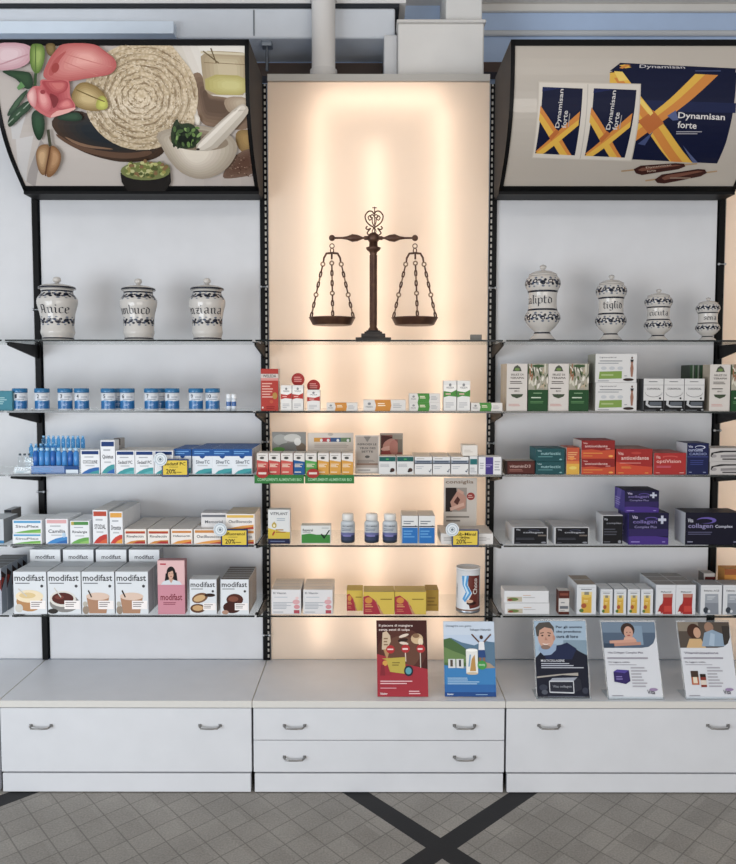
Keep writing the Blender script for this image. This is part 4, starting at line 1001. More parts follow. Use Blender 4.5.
carton('carton', 'low white box with orange-yellow swoosh, right of the red pair', (170.8, 192.4), 529, 4, [R(.05, .74, .95, .88, '#c98437'), T('Hafasmectin', .1, .48, .9, .62, '#55575c'), P([(.05, .04), (.3, .2), (.6, .28), (.95, .32), (.95, .04)], '#d9942f'), P([(.45, .04), (.95, .2), (.95, .04)], '#c0452a')], '#e2dcd6', depth=.095, inset=.016, n=3, top='#d6d0c9')
ff = homeo_flat('Oscillococcin', '#c9883c', '#dd9a3b', '#b5402d')
o = carton('carton', 'flat orange-swoosh box left of the yellow card, fourth shelf', (193.5, 223.5), 529.2, 4, ff, '#e2dcd6', depth=.09, inset=.016)
carton('carton', 'flat white and grey box resting upon others behind the round tag', (201, 226.5), 513, 4, [R(.03, .72, .97, .88, '#73757c'), T('Memorial', .15, .3, .85, .5, '#6d7076')], '#d4d2d2', depth=.09, inset=.05, vb=o['_zt']+.0005)
o = carton('carton', 'flat orange-striped box, lower one behind the yellow card', (225.5, 255), 529.8, 4, ff, '#e2dcd6', depth=.09, inset=.016, n=2, top='#d6c9ac')
carton('carton', 'flat orange-striped box, topmost behind the yellow card', (225.5, 254.8), 514, 4, homeo_flat('Oscillococcin', '#d8b24a', '#dd9a3b', '#b5402d'), '#e2dcd6', depth=.09, inset=.016, vb=o['_zt']+.0005, n=2, top='#d6c9ac')
pricecard(220.7, 248, 529, 547, 4, 220.2, 529.6, 'Bifluorenol', None, 'yellow 20% price card on the fourth shelf in the left bay', 'round white tag at the card on the fourth left shelf')

# ================================================================ ROW 5, LEFT
gm = 'white shake cartons with large lettering'
for (a, b, kd, lb) in ((12.8, 46.2, 'pudding', 'white meal carton picturing pale cream pudding in a bowl'), (47.1, 80.6, 'choc', 'white meal carton picturing dark chocolate pudding'),
                       (81.2, 114.2, 'shake', 'white shake carton picturing a glass, left of two alike'), (115, 148, 'shake', 'white shake carton picturing a glass, right of two alike')):
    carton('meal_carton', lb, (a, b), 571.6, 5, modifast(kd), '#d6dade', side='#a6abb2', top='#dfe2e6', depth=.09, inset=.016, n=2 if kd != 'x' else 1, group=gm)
bk = [T('modifast', .19, .82, .82, .9, '#55585e'), L(.32, .7, .7, .76, 2, '#9aa0a8'), E_(.5, .62, .14, .03, '#8f959c')]
carton('meal_carton', ['tall plain white carton behind the pudding boxes, first from left', 'tall plain white carton behind, second from left', 'tall plain white carton behind, third from left', 'tall plain white carton behind, rightmost of four'],
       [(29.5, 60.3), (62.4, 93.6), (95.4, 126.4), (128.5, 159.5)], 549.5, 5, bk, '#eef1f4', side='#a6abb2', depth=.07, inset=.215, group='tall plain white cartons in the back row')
# rows of narrow dark-topped boxes at the far left
carton('meal_carton', 'grey-white box in a file at far left, lowest shelf', (-26, 1), 568, 5, [P([(1, .75), (1, .5), (.8, .7)], '#7c2a22'), T('modifast', .05, .78, .95, .93, '#3a3a3e')], '#aab0b8', side='#8e98a4', top='#6e6e70', depth=.05, inset=.012, n=5, sideart=(1, [P([(0, .95), (.9, .8), (0, .5)], '#3a2a28'), P([(.1, .8), (.6, .75), (.1, .6)], '#a33b2c')]))
# pink leaflet box with a portrait
pk = [R(0, 0, 1, .55, '#c98b99'), T('modifast', .1, .26, .9, .38, '#7d2638'), L(.2, .17, .8, .23, 2, '#8e4055'), R(0, .55, 1, 1, '#dab4b4'), L(.1, .9, .4, .96, 1, '#b5374a'),
      E_(.5, .76, .17, .13, '#211c1c'), P([(.3, .76), (.26, .6), (.74, .6), (.7, .78)], '#211c1c'), P([(.12, .55), (.2, .61), (.4, .64), (.6, .64), (.82, .61), (.9, .55)], '#cdd2d8'), P([(.4, .66), (.5, .58), (.6, .66)], '#c29a86'), E_(.49, .74, .1, .09, '#cda48f'), P([(.38, .8), (.45, .85), (.6, .83), (.62, .76), (.55, .81), (.42, .78)], '#211c1c'), E_(.5, .705, .03, .008, '#9c4a48'), E_(.45, .755, .015, .006, '#2a2020'), E_(.54, .755, .015, .006, '#2a2020')]
carton('leaflet_box', 'pink upright box with portrait of a dark-haired woman', (157.2, 184.6), 560.4, 5, pk, '#c6969c', side='#b48288', depth=.045, inset=.016)
carton('bar_carton', 'white carton picturing cut cookie bars, beside the pink box', (189.3, 216.6), 579.4, 5, modifast('cookie'), '#d6dade', side='#a39a92', depth=.035, inset=.016, n=2)
carton('bar_carton', 'white carton picturing dark chocolate bars', (220.4, 248.8), 579.4, 5, modifast('bar'), '#d6dade', side='#9a8f85', depth=.036, inset=.016, n=6, top='#6e6660')

# ================================================================ ROW 2, CENTRE
rb = [R(0, .8, 1, .9, '#a92a24'), R(0, .78, 1, .88, '#c9bdb6'), T('WELEDA', .12, .795, .88, .865, '#4c4a4a'), R(0, .72, 1, .78, '#cf8f88'), L(.06, .3, .7, .68, 6, '#d9a79a'), E_(.8, .36, .14, .08, '#b08a3e'), E_(.6, .22, .1, .04, '#c05a3a'), E_(.1, .08, .05, .025, '#d8d0c8'), L(.3, .04, .9, .12, 2, '#8e1f1d')]
carton('tonic_carton', 'tall red carton at the left end, second centre shelf', (260.6, 278.4), 368.8, 2, rb, '#b23b30', side='#cfc6bf', depth=.06, inset=.018)
tops = weleda('#b7332c')
carton('cream_carton', ['white carton with red band, beside the tall red one', 'white carton with red band under the higher red disc'], [(280.6, 291.8), (292.2, 303.2)], 385.2, 2, tops, '#dddad6', depth=.05, inset=.02, group='white cartons with red bands')
carton('cream_carton', 'white carton with red band standing alone, red disc above', (307, 320), 389.8, 2, tops, '#dddad6', depth=.05, inset=.02, group='white cartons with red bands')
def disc(u, v, rpx, row, label, Yo=.03, cut=0):
    Y = shelf_y(Yo); X, Z = at(u, v, Y); r = rpx/250.
    m = MB(); N = 28; pts = [(X+r*math.cos(k*2*math.pi/N), Z+r*math.sin(k*2*math.pi/N)) for k in range(N)]
    vs = [(x, Y-.0, z) for x, z in pts]+[(x, Y+.0015, z) for x, z in pts]
    m.add(vs, [tuple(range(N)), tuple(range(2*N-1, N-1, -1))]+[(j, (j+1) % N, (j+1) % N+N, j+N) for j in range(N)], '#a62d2a')
    put(m, [L(.2, .3, .85, .75, 3, '#d99a94')], lambda a, b, o: (X-r+2*r*a, Y-o, Z-r+2*r*b))
    return tag(m.build('round_sign', loc=(X, Y, Z-r)), label, 'sign', 'red round shelf signs')
disc(298, 379.6, 6.7, 2, 'red round paper sign, higher of the two', .075)
disc(313.6, 386.2, 6.7, 2, 'red round paper sign, lower of the two', .075)
fo = weleda('#cc8a26', 'flat'); fg = weleda('#4d8f3c', 'flat')
carton('cream_carton', 'flat white carton with orange middle, left one', (326.3, 357.7), 402.6, 2, fo, '#d6d2cd', depth=.045, inset=.015)
carton('cream_carton', 'larger flat white carton with orange middle', (363.2, 406), 399.8, 2, fo, '#d6d2cd', depth=.05, inset=.015)
o = carton('cream_carton', 'flat green-middle carton, lower of the stacked pair', (409.1, 440.6), 402.4, 2, fg, '#d6d2cd', depth=.045, inset=.015)
carton('cream_carton', 'flat green-middle carton, upper of the stacked pair', (409.1, 440.6), 393.4, 2, fg, '#d6d2cd', depth=.045, inset=.015, vb=o['_zt']+.0004)
gw = weleda('#4d8f3c')
carton('cream_carton', ['upright white carton with green band, left twin', 'upright white carton with green band, right twin'], [(443.6, 456.8), (457.2, 470.4)], 380.6, 2, gw, '#dcdad7', depth=.05, inset=.02, group='upright white cartons with green bands')
carton('cream_carton', 'flat green-middle carton lying alone at the right end', (471, 502.6), 402.8, 2, fg, '#d6d2cd', depth=.045, inset=.012)

# ================================================================ ROW 3, CENTRE
def sup(c): return [R(0, 0, 1, .56, c), P([(0, .56), (0, .68), (1, .6), (1, .5)], c), E_(.45, .78, .2, .06, '#54524f'), L(.15, .86, .85, .92, 1, '#8f8a84'), L(.1, .34, .85, .52, 3, '#e6d9c4'), L(.1, .08, .7, .16, 1, '#e6d9c4')]
cols = [('#c2504a', 'coral-red'), ('#c2504a', 'coral-red'), ('#c65a50', 'coral-red'), ('#1f5f98', 'deep blue'), ('#55a04a', 'green'), ('#d19a35', 'amber'), ('#d19a35', 'amber'), ('#d19a35', 'amber')]
lab8 = ['coral-red and white box at left end of green strips', 'second coral-red and white box on the green strips', 'coral-red and white box beside the blue one', 'blue and white box amid the coral-red and green ones',
        'green and white box amid the blue and amber ones', 'amber and white box right beside the green one', 'amber and white box, middle of three amber ones', 'amber and white box at right end of green strips']
for (c, _), lb, (a, b) in zip(cols, lab8, ((256.7, 268.2), (268.5, 280.4), (280.8, 292.9), (293.4, 304.8), (305.3, 316.8), (317.6, 329), (329.4, 341), (341.4, 353.2))):
    carton('supplement_carton', lb, (a, b), 453.2, 3, sup(c), '#d8d3ce', side=c, depth=.05, inset=.006, n=2, group='small supplement boxes on the green strips')
def strip(u0, u1, label):
    Y = -SH-.004; x0, z1 = at(u0, 474.8, Y); x1, z0 = at(u1, 483.4, Y)
    m = MB(); m.box(x0, x1, Y-.002, Y, z0, z1, '#2f7a3c', be=.0005)
    put(m, [T('COMPLEMENTI ALIMENTARI BIO', .06, .28, .95, .62, '#a5cfa5')], lambda a, b, o: (x0+(x1-x0)*a, Y-.002-o, z0+(z1-z0)*b))
    t = tag(m.build('shelf_strip', loc=((x0+x1)/2, Y, z0)), label, 'shelf strip', 'green shelf strips')
    m = MB(); X, Z = at(u0+8, 473.4, Y-.004); r = .019; N = 20
    pts = [(X+r*1.3*math.cos(k*2*math.pi/N), Z+r*math.sin(k*2*math.pi/N)) for k in range(N)]
    m.add([(x, Y-.005, z) for x, z in pts]+[(x, Y-.0025, z) for x, z in pts], [tuple(range(N)), tuple(range(2*N-1, N-1, -1))]+[(j, (j+1) % N, (j+1) % N+N, j+N) for j in range(N)], '#a8302c')
    put(m, [R(.15, .4, .85, .62, '#d8c9c0')], lambda a, b, o: (X-r*1.2+2.4*r*a, Y-.005-o, Z-r+2*r*b))
    st_ = m.build('sticker', t)
strip(254.4, 304, 'green lettered shelf strip, left one of two'); strip(305, 354.2, 'green lettered shelf strip, right one of two')
def board(name, label, u0, u1, v0, row, inset, art, body, cat='sign', group=None, lean=.0, vb=None, thick=.003):
    Y = shelf_y(inset); z0 = zt(row) if vb is None else vb; xa, z1 = at(u0, v0, Y); xb, _ = at(u1, v0, Y)
    m = MB(); f = lambda a, b, o: (xa+(xb-xa)*a, Y-o+lean*b, z0+(z1-z0)*b)
    vs = [f(a, b, -q) for q in (0, thick) for b in (0, 1) for a in (0, 1)]
    m.add(vs, [(0, 1, 3, 2), (4, 6, 7, 5), (0, 2, 6, 4), (1, 5, 7, 3), (2, 3, 7, 6), (0, 4, 5, 1)], body); put(m, art, f)
    # folded card foot behind
    m.add([f(.1, 0, -thick), f(.9, 0, -thick), f(.9, 0, -thick-.04), f(.1, 0, -thick-.04), f(.1, .05/(z1-z0)*.2, -thick), f(.9, .05/(z1-z0)*.2, -thick)], [(0, 1, 2, 3), (4, 5, 2, 3)], body)
    return tag(m.build(name, loc=((xa+xb)/2, Y, z0)), label, cat, group)
board('display_card', 'grey floral card standing behind the coral-red boxes', 272, 306, 432, 3, .16, [E_(.25, .8, .22, .14, '#a9aaa6'), E_(.6, .85, .25, .1, '#c4c4bf'), E_(.5, .62, .3, .1, '#7c7d7a'), E_(.2, .55, .18, .06, '#5e9448'), E_(.85, .6, .14, .12, '#7e6f60'), E_(.75, .75, .1, .1, '#dadad6'), R(0, 0, 1, .42, '#c8c4be'), E_(.3, .43, .12, .03, '#3d3a38'), E_(.6, .43, .12, .03, '#3d3a38')], '#8f8f8c')
board('display_card', 'tall white card with coloured squares behind the amber boxes', 307.5, 353.5, 432.8, 3, .17, [R(.14, .76, .32, .87, '#cf9a3c'), R(.32, .76, .5, .87, '#b84a4e'), R(.5, .76, .72, .87, '#44618c'), R(.72, .76, .94, .87, '#6f8c66'), E_(.3, .8, .03, .04, '#ddd'+'ddd'), E_(.45, .8, .03, .04, '#dddddd'), E_(.66, .8, .03, .04, '#dddddd'), E_(.88, .8, .03, .04, '#dddddd'), L(.15, .6, .9, .72, 3, '#b5a79c'), E_(.5, .96, .06, .04, '#b9b0a8')], '#d5cdc4')
board('display_card', 'silver-grey upright card with dark lettering beside amber boxes', 355.2, 379.4, 435.3, 3, .05, [R(.04, .1, .94, .97, '#a79d94'), P([(.35, .97), (.65, .97), (.5, .82)], '#7f7974'), T('REFROIDI LE', .1, .74, .88, .79, '#3c3836'), T('YEUX DES', .18, .64, .84, .69, '#3c3836'), T('SETTE', .26, .55, .74, .6, '#3c3836'), E_(.5, .44, .1, .035, '#5d5854'), R(.06, .22, .94, .27, '#8a6f60'), L(.1, .28, .9, .36, 3, '#7d736c'), R(.04, .03, .94, .15, '#c9c3bd'), L(.1, .06, .9, .12, 1, '#8b8682')], '#c3bbb3')
board('display_card', 'small photo card of a face in pink light', 379.8, 402.9, 433.2, 3, .15, [R(.05, .05, .97, .95, '#8e5f58'), P([(.05, .5), (.3, .75), (.6, .9), (.05, .95)], '#5c3a36'), E_(.4, .72, .28, .12, '#c08e82', .3), E_(.35, .6, .3, .06, '#d3aa9e', .1), E_(.3, .48, .26, .06, '#a2524e'), E_(.62, .62, .2, .2, '#b98074', .5), R(.78, .5, .97, .95, '#7d7468'), R(.55, .84, .97, .95, '#9c9488')], '#a9a197')
te = [R(.02, .72, .98, .97, '#17605c'), E_(.5, .84, .1, .05, '#3f9a5a'), L(.08, .4, .7, .6, 3, '#a4a6aa'), E_(.8, .25, .13, .11, '#4a2f28'), E_(.72, .18, .08, .06, '#2c1e1c')]
carton('supplement_carton', ['white box with teal head, left twin', 'white box with teal head, right twin'], [(378.8, 396), (396.5, 414.1)], 456.3, 3, te, '#d3d3d2', depth=.08, inset=.014, group='white boxes with teal heads', top='#dccfc0')
ne = [R(.0, .6, 1, .66, '#3c4558'), R(.0, .66, 1, .8, '#8c96a4'), R(.1, .69, .9, .77, '#55606f'), L(.1, .84, .7, .94, 1, '#b0aca6'), L(.08, .3, .6, .5, 2, '#b5b8bd'), LN((.82, .22), (.88, .14), .02, '#37475e'), LN((.87, .14), (.95, .32), .02, '#37475e')]
carton('supplement_carton', ['white box with slate line, leftmost of three', 'white box with slate line, middle of three', 'white box with slate line, rightmost of three'], [(414.6, 432.3), (432.8, 450.5), (450.9, 469)], 456.8, 3, ne, '#d8d7d6', depth=.1, inset=.012, n=2, group='white boxes with slate lines', top='#dcd2c5')
o = carton('supplement_carton', 'small upright white box with teal patch', (469.6, 477.8), 456.2, 3, [R(.05, .55, .95, .85, '#1d6f72'), L(.1, .1, .9, .4, 3, '#a4a6aa')], '#d5d5d5', depth=.09, inset=.012)
carton('supplement_carton', 'white box lying on top of the teal-patch box', (462.5, 477.8), 445.2, 3, [L(.1, .3, .8, .6, 2, '#c0b8ae')], '#d9d3cb', depth=.08, inset=.02, vb=o['_zt']+.0006)
carton('supplement_carton', 'flat white box with purple middle at the right end', (478.6, 501.6), 456.8, 3, [R(.3, .02, .64, .98, '#4b3c86'), L(.32, .4, .62, .6, 2, '#9d90c4'), L(.05, .3, .26, .7, 3, '#a9aab0'), L(.7, .2, .95, .8, 4, '#a9aab0')], '#dad9da', depth=.08, inset=.01)

# ================================================================ ROW 4, CENTRE
carton('oil_carton', 'white, yellow and navy upright carton beside the slotted post', (267.8, 290), 509.6, 4, [T('VITPLANT', .1, .84, .9, .92, '#3d4048'), L(.4, .66, .8, .76, 2, '#9aa6b2'), P([(0, .15), (1, .15), (1, .34), (.6, .36), (.35, .4), (0, .46)], '#cbb21f'), E_(.28, .54, .11, .08, '#b5a040'), P([(.2, .56), (.28, .66), (.36, .56)], '#b5a040'), E_(.28, .53, .05, .04, '#e4dcb8'), L(.35, .3, .9, .44, 2, '#a67c2c'), LN((.2, .25), (.3, .36), .03, '#a8402c'), R(0, 0, 1, .15, '#262d4e'), L(.1, .04, .8, .1, 1, '#6c7698')], '#d2d3d2', depth=.05, inset=.03)
carton('tablet_carton', 'low white and green carton with black tick', (300.8, 330.8), 525.5, 4, [R(.02, .04, .98, .5, '#3f8a3c'), P([(.02, .5), (.3, .56), (.6, .48), (.98, .5), (.98, .4), (.02, .4)], '#3f8a3c'), T('Resveral', .06, .68, .4, .82, '#3c4046'), L(.06, .6, .5, .66, 1, '#82868c'), L(.7, .82, .95, .9, 1, '#9a9ea2'), P([(.66, .52), (.78, .26), (.98, .74), (.94, .76), (.79, .4), (.7, .56)], '#1c2626')], '#d2d3d0', depth=.06, inset=.03)
def bottle(ua, ub, label):
    Y0 = shelf_y(.04); xa, zt_ = at(ua, 514.6, Y0); xb, _ = at(ub, 514.6, Y0); r = (xb-xa)/2; Y = Y0+r; X = at((ua+ub)/2, 530, Y)[0]; z0 = zt(4); h = zt_-z0
    t = thing('pill_bottle', (X, Y, z0), label, 'bottle', 'grey-labelled pill bottles')
    m = MB(); m.lathe([(r*.9, z0), (r*.98, z0+.003), (r, z0+h*.1), (r, z0+h*.66), (r*.9, z0+h*.72), (r*.72, z0+h*.76)], X, Y, 0, 28, keys=['#3c4654:gloss', '#3c4654:gloss', '#b4bac0', '#c3cad0:gloss', '#c3cad0:gloss'])
    def wr(a, b, o):
        an = math.radians(-90+(a-.5)*150)+turn(X, Y); return (X+(r+o)*math.cos(an), Y+(r+o)*math.sin(an), z0+h*(.1+.56*b))
    put(m, [R(0, 0, 1, .3, '#3d4764'), P([(0, .3), (1, .3), (1, .42), (.5, .5), (0, .45)], '#6b6f9c'), L(.2, .2, .8, .34, 1, '#8a86c0'), L(.15, .55, .85, .75, 2, '#757c88'), T('MULTI MINERAL', .2, .84, .8, .92, '#444a54')], wr, [j/12 for j in range(13)], 0)
    m.build('bottle_body', t)
    m = MB(); m.lathe([(r*.74, z0+h*.77), (r*.8, z0+h*.78), (r*.8, z0+h*.97), (r*.74, z0+h), (.001, z0+h)], X, Y, '#d9d8d5:gloss', 24); m.build('cap', t)
bottle(340.7, 355, 'white-capped grey pill bottle nearest the green tick carton'); bottle(364.3, 379.2, 'white-capped grey pill bottle, middle of three'); bottle(382.4, 397.4, 'white-capped grey pill bottle nearest the blue cartons')
carton('nasal_carton', ['white and bright blue carton, left twin', 'white and bright blue carton, right twin'], [(401.8, 418.3), (418.9, 435)], 515.8, 4, [R(.02, .02, .98, .58, '#1f74b8'), L(.1, .68, .8, .84, 2, '#7a828a'), R(.02, .6, .98, .64, '#39424e'), L(.1, .2, .8, .5, 3, '#5f9fd2'), E_(.85, .63, .05, .03, '#39424e')], '#d6d7d6', depth=.07, inset=.03, n=2, group='white and blue cartons', top='#d9d2c9')
o = carton('flat_carton', 'wide flat white carton behind the yellow card, centre bay', (441, 493.4), 533.5, 4, [L(.05, .3, .3, .7, 3, '#a9a6a4'), L(.72, .3, .95, .7, 3, '#a9a6a4')], '#d5d2cf', depth=.2, inset=.02, top='#d6cfc8')
Yb = shelf_y(.18)
board('display_card', 'tall leaflet card reading consiglia with hand photo', 443.8, 476.9, 478, 4, .19, [T('consiglia', .06, .865, .9, .955, '#7d6450'), R(.05, .3, .7, .8, '#9c948c'), P([(.06, .3), (.06, .8), (.38, .8), (.4, .68), (.3, .52), (.25, .3)], '#2b201e'), P([(.2, .5), (.4, .72), (.55, .72), (.68, .6), (.66, .38), (.45, .32), (.25, .38)], '#b98d7c'), P([(.3, .5), (.42, .62), (.5, .55), (.42, .44)], '#572f28'), LN((.42, .75), (.6, .68), .03, '#c69d8b'), LN((.2, .35), (.62, .46), .035, '#cfa998'), E_(.82, .62, .12, .08, '#9e3a34'), L(.74, .58, .9, .66, 2, '#d3a9a0'), L(.08, .16, .92, .22, 1, '#7a736c'), L(.08, .08, .75, .14, 1, '#7a736c')], '#c7c0b8', vb=o['_zt']+.0005)
pricecard(451.8, 478.8, 529.4, 547, 4, 452.2, 529.5, 'Sub-Minal', '30x', 'yellow 20% price card in the centre bay', 'round white tag at the centre bay price card')

# ================================================================ ROW 5, CENTRE
pp = [T('El Vitamin', .07, .82, .5, .9, '#5a5f68'), L(.1, .66, .7, .72, 1, '#a9b2bc'), L(.06, .2, .75, .5, 5, '#a0a6ae'), E_(.84, .5, .12, .1, '#d3a3a6'), E_(.86, .3, .1, .09, '#cf8f94'), R(.76, .03, .95, .17, '#b04e5a'), L(.06, .05, .6, .12, 1, '#a0a6ae'), E_(.87, .66, .06, .05, '#dfc0bf')]
carton('sachet_carton', ['white and pale pink carton, left of two', 'white and pale pink carton, right of two'], [(271.2, 301), (302.4, 333.4)], 589.6, 5, pp, '#d5d3d4', depth=.045, inset=.02, n=4, group='white and pale pink cartons', top='#d9cdc0')
yr = [R(.0, .0, 1, 1, '#cdb33c'), P([(0, 0), (0, .78), (.16, .84), (.36, .64), (.52, .35), (.62, 0)], '#a63040'), E_(.17, .62, .12, .14, '#c98a2e'), L(.06, .3, .36, .46, 2, '#d3a05c'), L(.06, .1, .3, .24, 2, '#c77a5a'), P([(.4, .72), (.42, .5), (.66, 0), (.56, 0)], '#b98a66'), L(.55, .62, .92, .72, 1, '#8a7420')]
carton('bar_box', 'yellow and crimson box set back, left of the front pair', (346.6, 363), 590.4, 5, yr, '#c4a944', depth=.09, inset=.07)
carton('bar_box', ['yellow and crimson box, left of the front pair', 'yellow and crimson box, right of the front pair'], [(363.2, 394.6), (395.3, 425.8)], 591.8, 5, yr, '#c4a944', depth=.1, inset=.018, group='yellow and crimson boxes', top='#c0a85c')
carton('bar_box', 'plain mustard box set back, right of the front pair', (426, 438.8), 590, 5, [R(.0, 0, 1, 1, '#ab8a2a'), L(.1, .2, .9, .7, 3, '#8e6f22')], '#a88a30', depth=.09, inset=.07)
def choco():
    Y0 = shelf_y(.03); xa, z1 = at(456, 567, Y0); xb, _ = at(479.6, 567, Y0); r = (xb-xa)/2*1.02; Y = Y0+r; X = at(468, 590, Y)[0]; z0 = zt(5); h = at(468, 566.5, Y)[1]-z0
    t = thing('powder_tin', (X, Y, z0), 'tall white cylindrical tin with blue wave and brown lettered side', 'tin')
    m = MB(); m.lathe([(r, z0), (r*1.02, z0+.002), (r*1.02, z0+.008), (r, z0+.01), (r, z0+h-.008)], X, Y, 0, 36, keys=['#8f949a:metal', '#8f949a:metal', '#8f949a:metal', '#d5d7da:gloss'])
    def wr(a, b, o):
        an = math.radians(-90+(a-.5)*170)+turn(X, Y); return (X+(r+o)*math.cos(an), Y+(r+o)*math.sin(an), z0+.01+(h-.02)*b)
    put(m, [P([(.5, .9), (.9, .88), (.95, .1), (.55, .06), (.5, .25), (.62, .45), (.5, .65)], '#6d2f26:gloss'), P([(.32, .88), (.52, .9), (.48, .66), (.6, .46), (.42, .22), (.34, .3), (.44, .48), (.34, .66)], '#4f9bd0:gloss'),
            P([(.4, .88), (.46, .89), (.42, .66), (.53, .46), (.4, .28), (.47, .46), (.38, .66)], '#bcd8ea:gloss'), TQ('Choco', (.78, .42), (.78, .82), (.64, .82), (.64, .42), '#d8d2cc'), TQ('modifast', (.16, .3), (.16, .66), (.08, .66), (.08, .3), '#7a7e86'),
            E_(.6, .2, .14, .05, '#3c1f1b:gloss'), E_(.55, .25, .1, .04, '#caa58c:gloss'), R(0, 0, 1, .04, '#8a6f60')], wr, [j/16 for j in range(17)], 0)
    m.build('tin_body', t)
    m = MB(); m.lathe([(r*1.0, z0+h-.0075), (r*1.03, z0+h-.006), (r*1.03, z0+h), (r*.94, z0+h), (r*.93, z0+h-.004), (.001, z0+h-.004)], X, Y, '#d9dadc:gloss', 36); m.build('lid', t)
choco()

# ================================================================ ROW 2, RIGHT
tw = [P([(.28, .84), (.36, .93), (.5, .97), (.64, .93), (.72, .84)], '#54584c'), E_(.5, .88, .12, .03, '#6f8a4a'), T('SELEZ DI', .2, .75, .8, .79, '#4f4a46'), T('TERAPIA', .16, .68, .84, .72, '#4f4a46'), L(.16, .57, .84, .64, 2, '#5a5450'), L(.1, .46, .92, .5, 1, '#3f3b38'), T('BIO', .38, .41, .62, .44, '#4f4a46'), P([(.2, .36), (.8, .36), (.74, .31), (.5, .27), (.26, .31)], '#47523f'), L(.1, .1, .9, .16, 2, '#c89a94')]
rr = random.Random(5)
tg = [R(0, .44, 1, 1, '#a6a292')]+[E_(rr.uniform(0, 1), rr.uniform(.48, .98), rr.uniform(.06, .14), rr.uniform(.02, .05), rr.choice(['#59693f', '#7b8560', '#c9c4b4', '#d6d0c4', '#9c6f4f', '#46563a', '#b9a890']), rr.uniform(0, 3), 9) for _ in range(34)]
tg += [E_(.5, .95, .3, .03, '#3f5c38'), R(0, 0, 1, .45, '#22502c'), L(.25, .36, .8, .4, 1, '#7fa07a'), L(.15, .26, .85, .31, 1, '#c4d0bc'), L(.1, .16, .9, .22, 2, '#5c8a58'), E_(.5, .62, .1, .04, '#8d8a7c')]
carton('tea_carton', ['tall white tea carton with leafy emblem, left of its two alike', 'tall white tea carton between two green ones'], [(506.8, 527.8), (549, 568.8)], 363.6, 2, tw, '#cbc5bf', side='#b3a897', depth=.075, inset=.016, n=2, group='tall white tea cartons')
carton('tea_carton', ['tall green floral tea carton between two white ones', 'tall green floral tea carton beside the wide stacked cartons'], [(528.4, 548.3), (569.3, 589)], 363.6, 2, tg, '#3a5a3c', side='#2b4a30', depth=.075, inset=.016, n=2, group='tall green floral tea cartons')
cel = [T('Lipocontrol', .1, .84, .5, .9, '#4f5256'), L(.1, .72, .75, .78, 1, '#6d7378'), L(.06, .64, .7, .7, 1, '#8b9096'), E_(.2, .5, .07, .06, '#b9bcc0'), E_(.4, .5, .07, .06, '#b9bcc0'), E_(.6, .5, .07, .06, '#b9bcc0'), P([(.08, .12), (.64, .14), (.64, .4), (.1, .38)], '#7d9a45'), L(.14, .2, .58, .32, 1, '#a4b57c'),
       E_(.88, .86, .02, .04, '#5d3d30'), P([(.84, .8), (.92, .8), (.9, .66), (.92, .5), (.9, .2), (.86, .2), (.84, .5), (.86, .66)], '#9b6f5c'), P([(.84, .8), (.92, .8), (.91, .72), (.85, .72)], '#3b3536'), E_(.8, .1, .13, .05, '#3a2b26'), L(.7, .2, .8, .26, 1, '#8b9096'), L(.06, .03, .4, .08, 1, '#8b9096')]
o = carton('wide_carton', 'wide white carton with green patch and figure, lower one', (595.6, 637.2), 382.6, 2, cel, '#cfcecd', side='#a7a69a', depth=.12, inset=.016)
carton('wide_carton', 'wide white carton with green patch and figure, upper one', (595.6, 637.2), 353.8, 2, cel, '#cfcecd', side='#a7a69a', depth=.12, inset=.016, vb=o['_zt']+.0005)
cor = [R(0, 0, 1, .33, '#1a1a1d'), L(.25, .88, .75, .93, 1, '#75777a'), R(0, .8, 1, .81, '#8e9092'), T('CORONCAL', .16, .66, .84, .72, '#54565a')]
for q in range(12):
    a0 = math.pi+q*math.pi/12; a1 = a0+math.pi/12; cor.append(LN((.5+.42*math.cos(a0), .58+.14*math.sin(a0)), (.5+.42*math.cos(a1), .58+.14*math.sin(a1)), .006, '#55585c'))
cor += [E_(.82, .4, .05, .03, '#2c2e31'), P([(.12, .33), (.1, .2), (.3, .12), (.9, .12), (.9, .16), (.34, .17), (.22, .22), (.24, .33)], '#b7b9bc'), R(.3, .18, .9, .29, '#5e646c'), L(.06, .02, .8, .05, 1, '#8d9094'), E_(.9, .05, .06, .025, '#9c9fa3')]
carton('black_white_carton', ['white and black carton, left of three', 'white and black carton, middle of three', 'white and black carton, right of three'], [(643.8, 664), (664.4, 684.5), (684.9, 704.8)], 378.6, 2, cor, '#cdcccb', side='#5c5d60', depth=.07, inset=.016, n=2, group='white and black cartons in a row')
carton('thin_tea_box', ['dark green-edged thin box, first of four standing files', 'dark green-edged thin box, second of four standing files', 'dark green-edged thin box, third of four standing files', 'dark green-edged thin box touching the white tea carton'], [(689.8, 694.6), (694.9, 699.7), (700, 704.8), (705.1, 709.8)], 365, 2, [R(.1, 0, .6, 1, '#3c5a3f'), R(.6, 0, .95, 1, '#8a9588')], '#4b554c', depth=.1, inset=.165, group='thin dark green boxes on edge')
carton('tea_carton', 'tall white tea carton near the far right post', (710.2, 731), 364.4, 2, tw, '#cbc5bf', side='#b3a897', depth=.075, inset=.016)
carton('tea_carton', 'tall green floral tea carton cut by the right picture edge', (731.6, 752), 364.4, 2, tg, '#3a5a3c', side='#2b4a30', depth=.075, inset=.016)

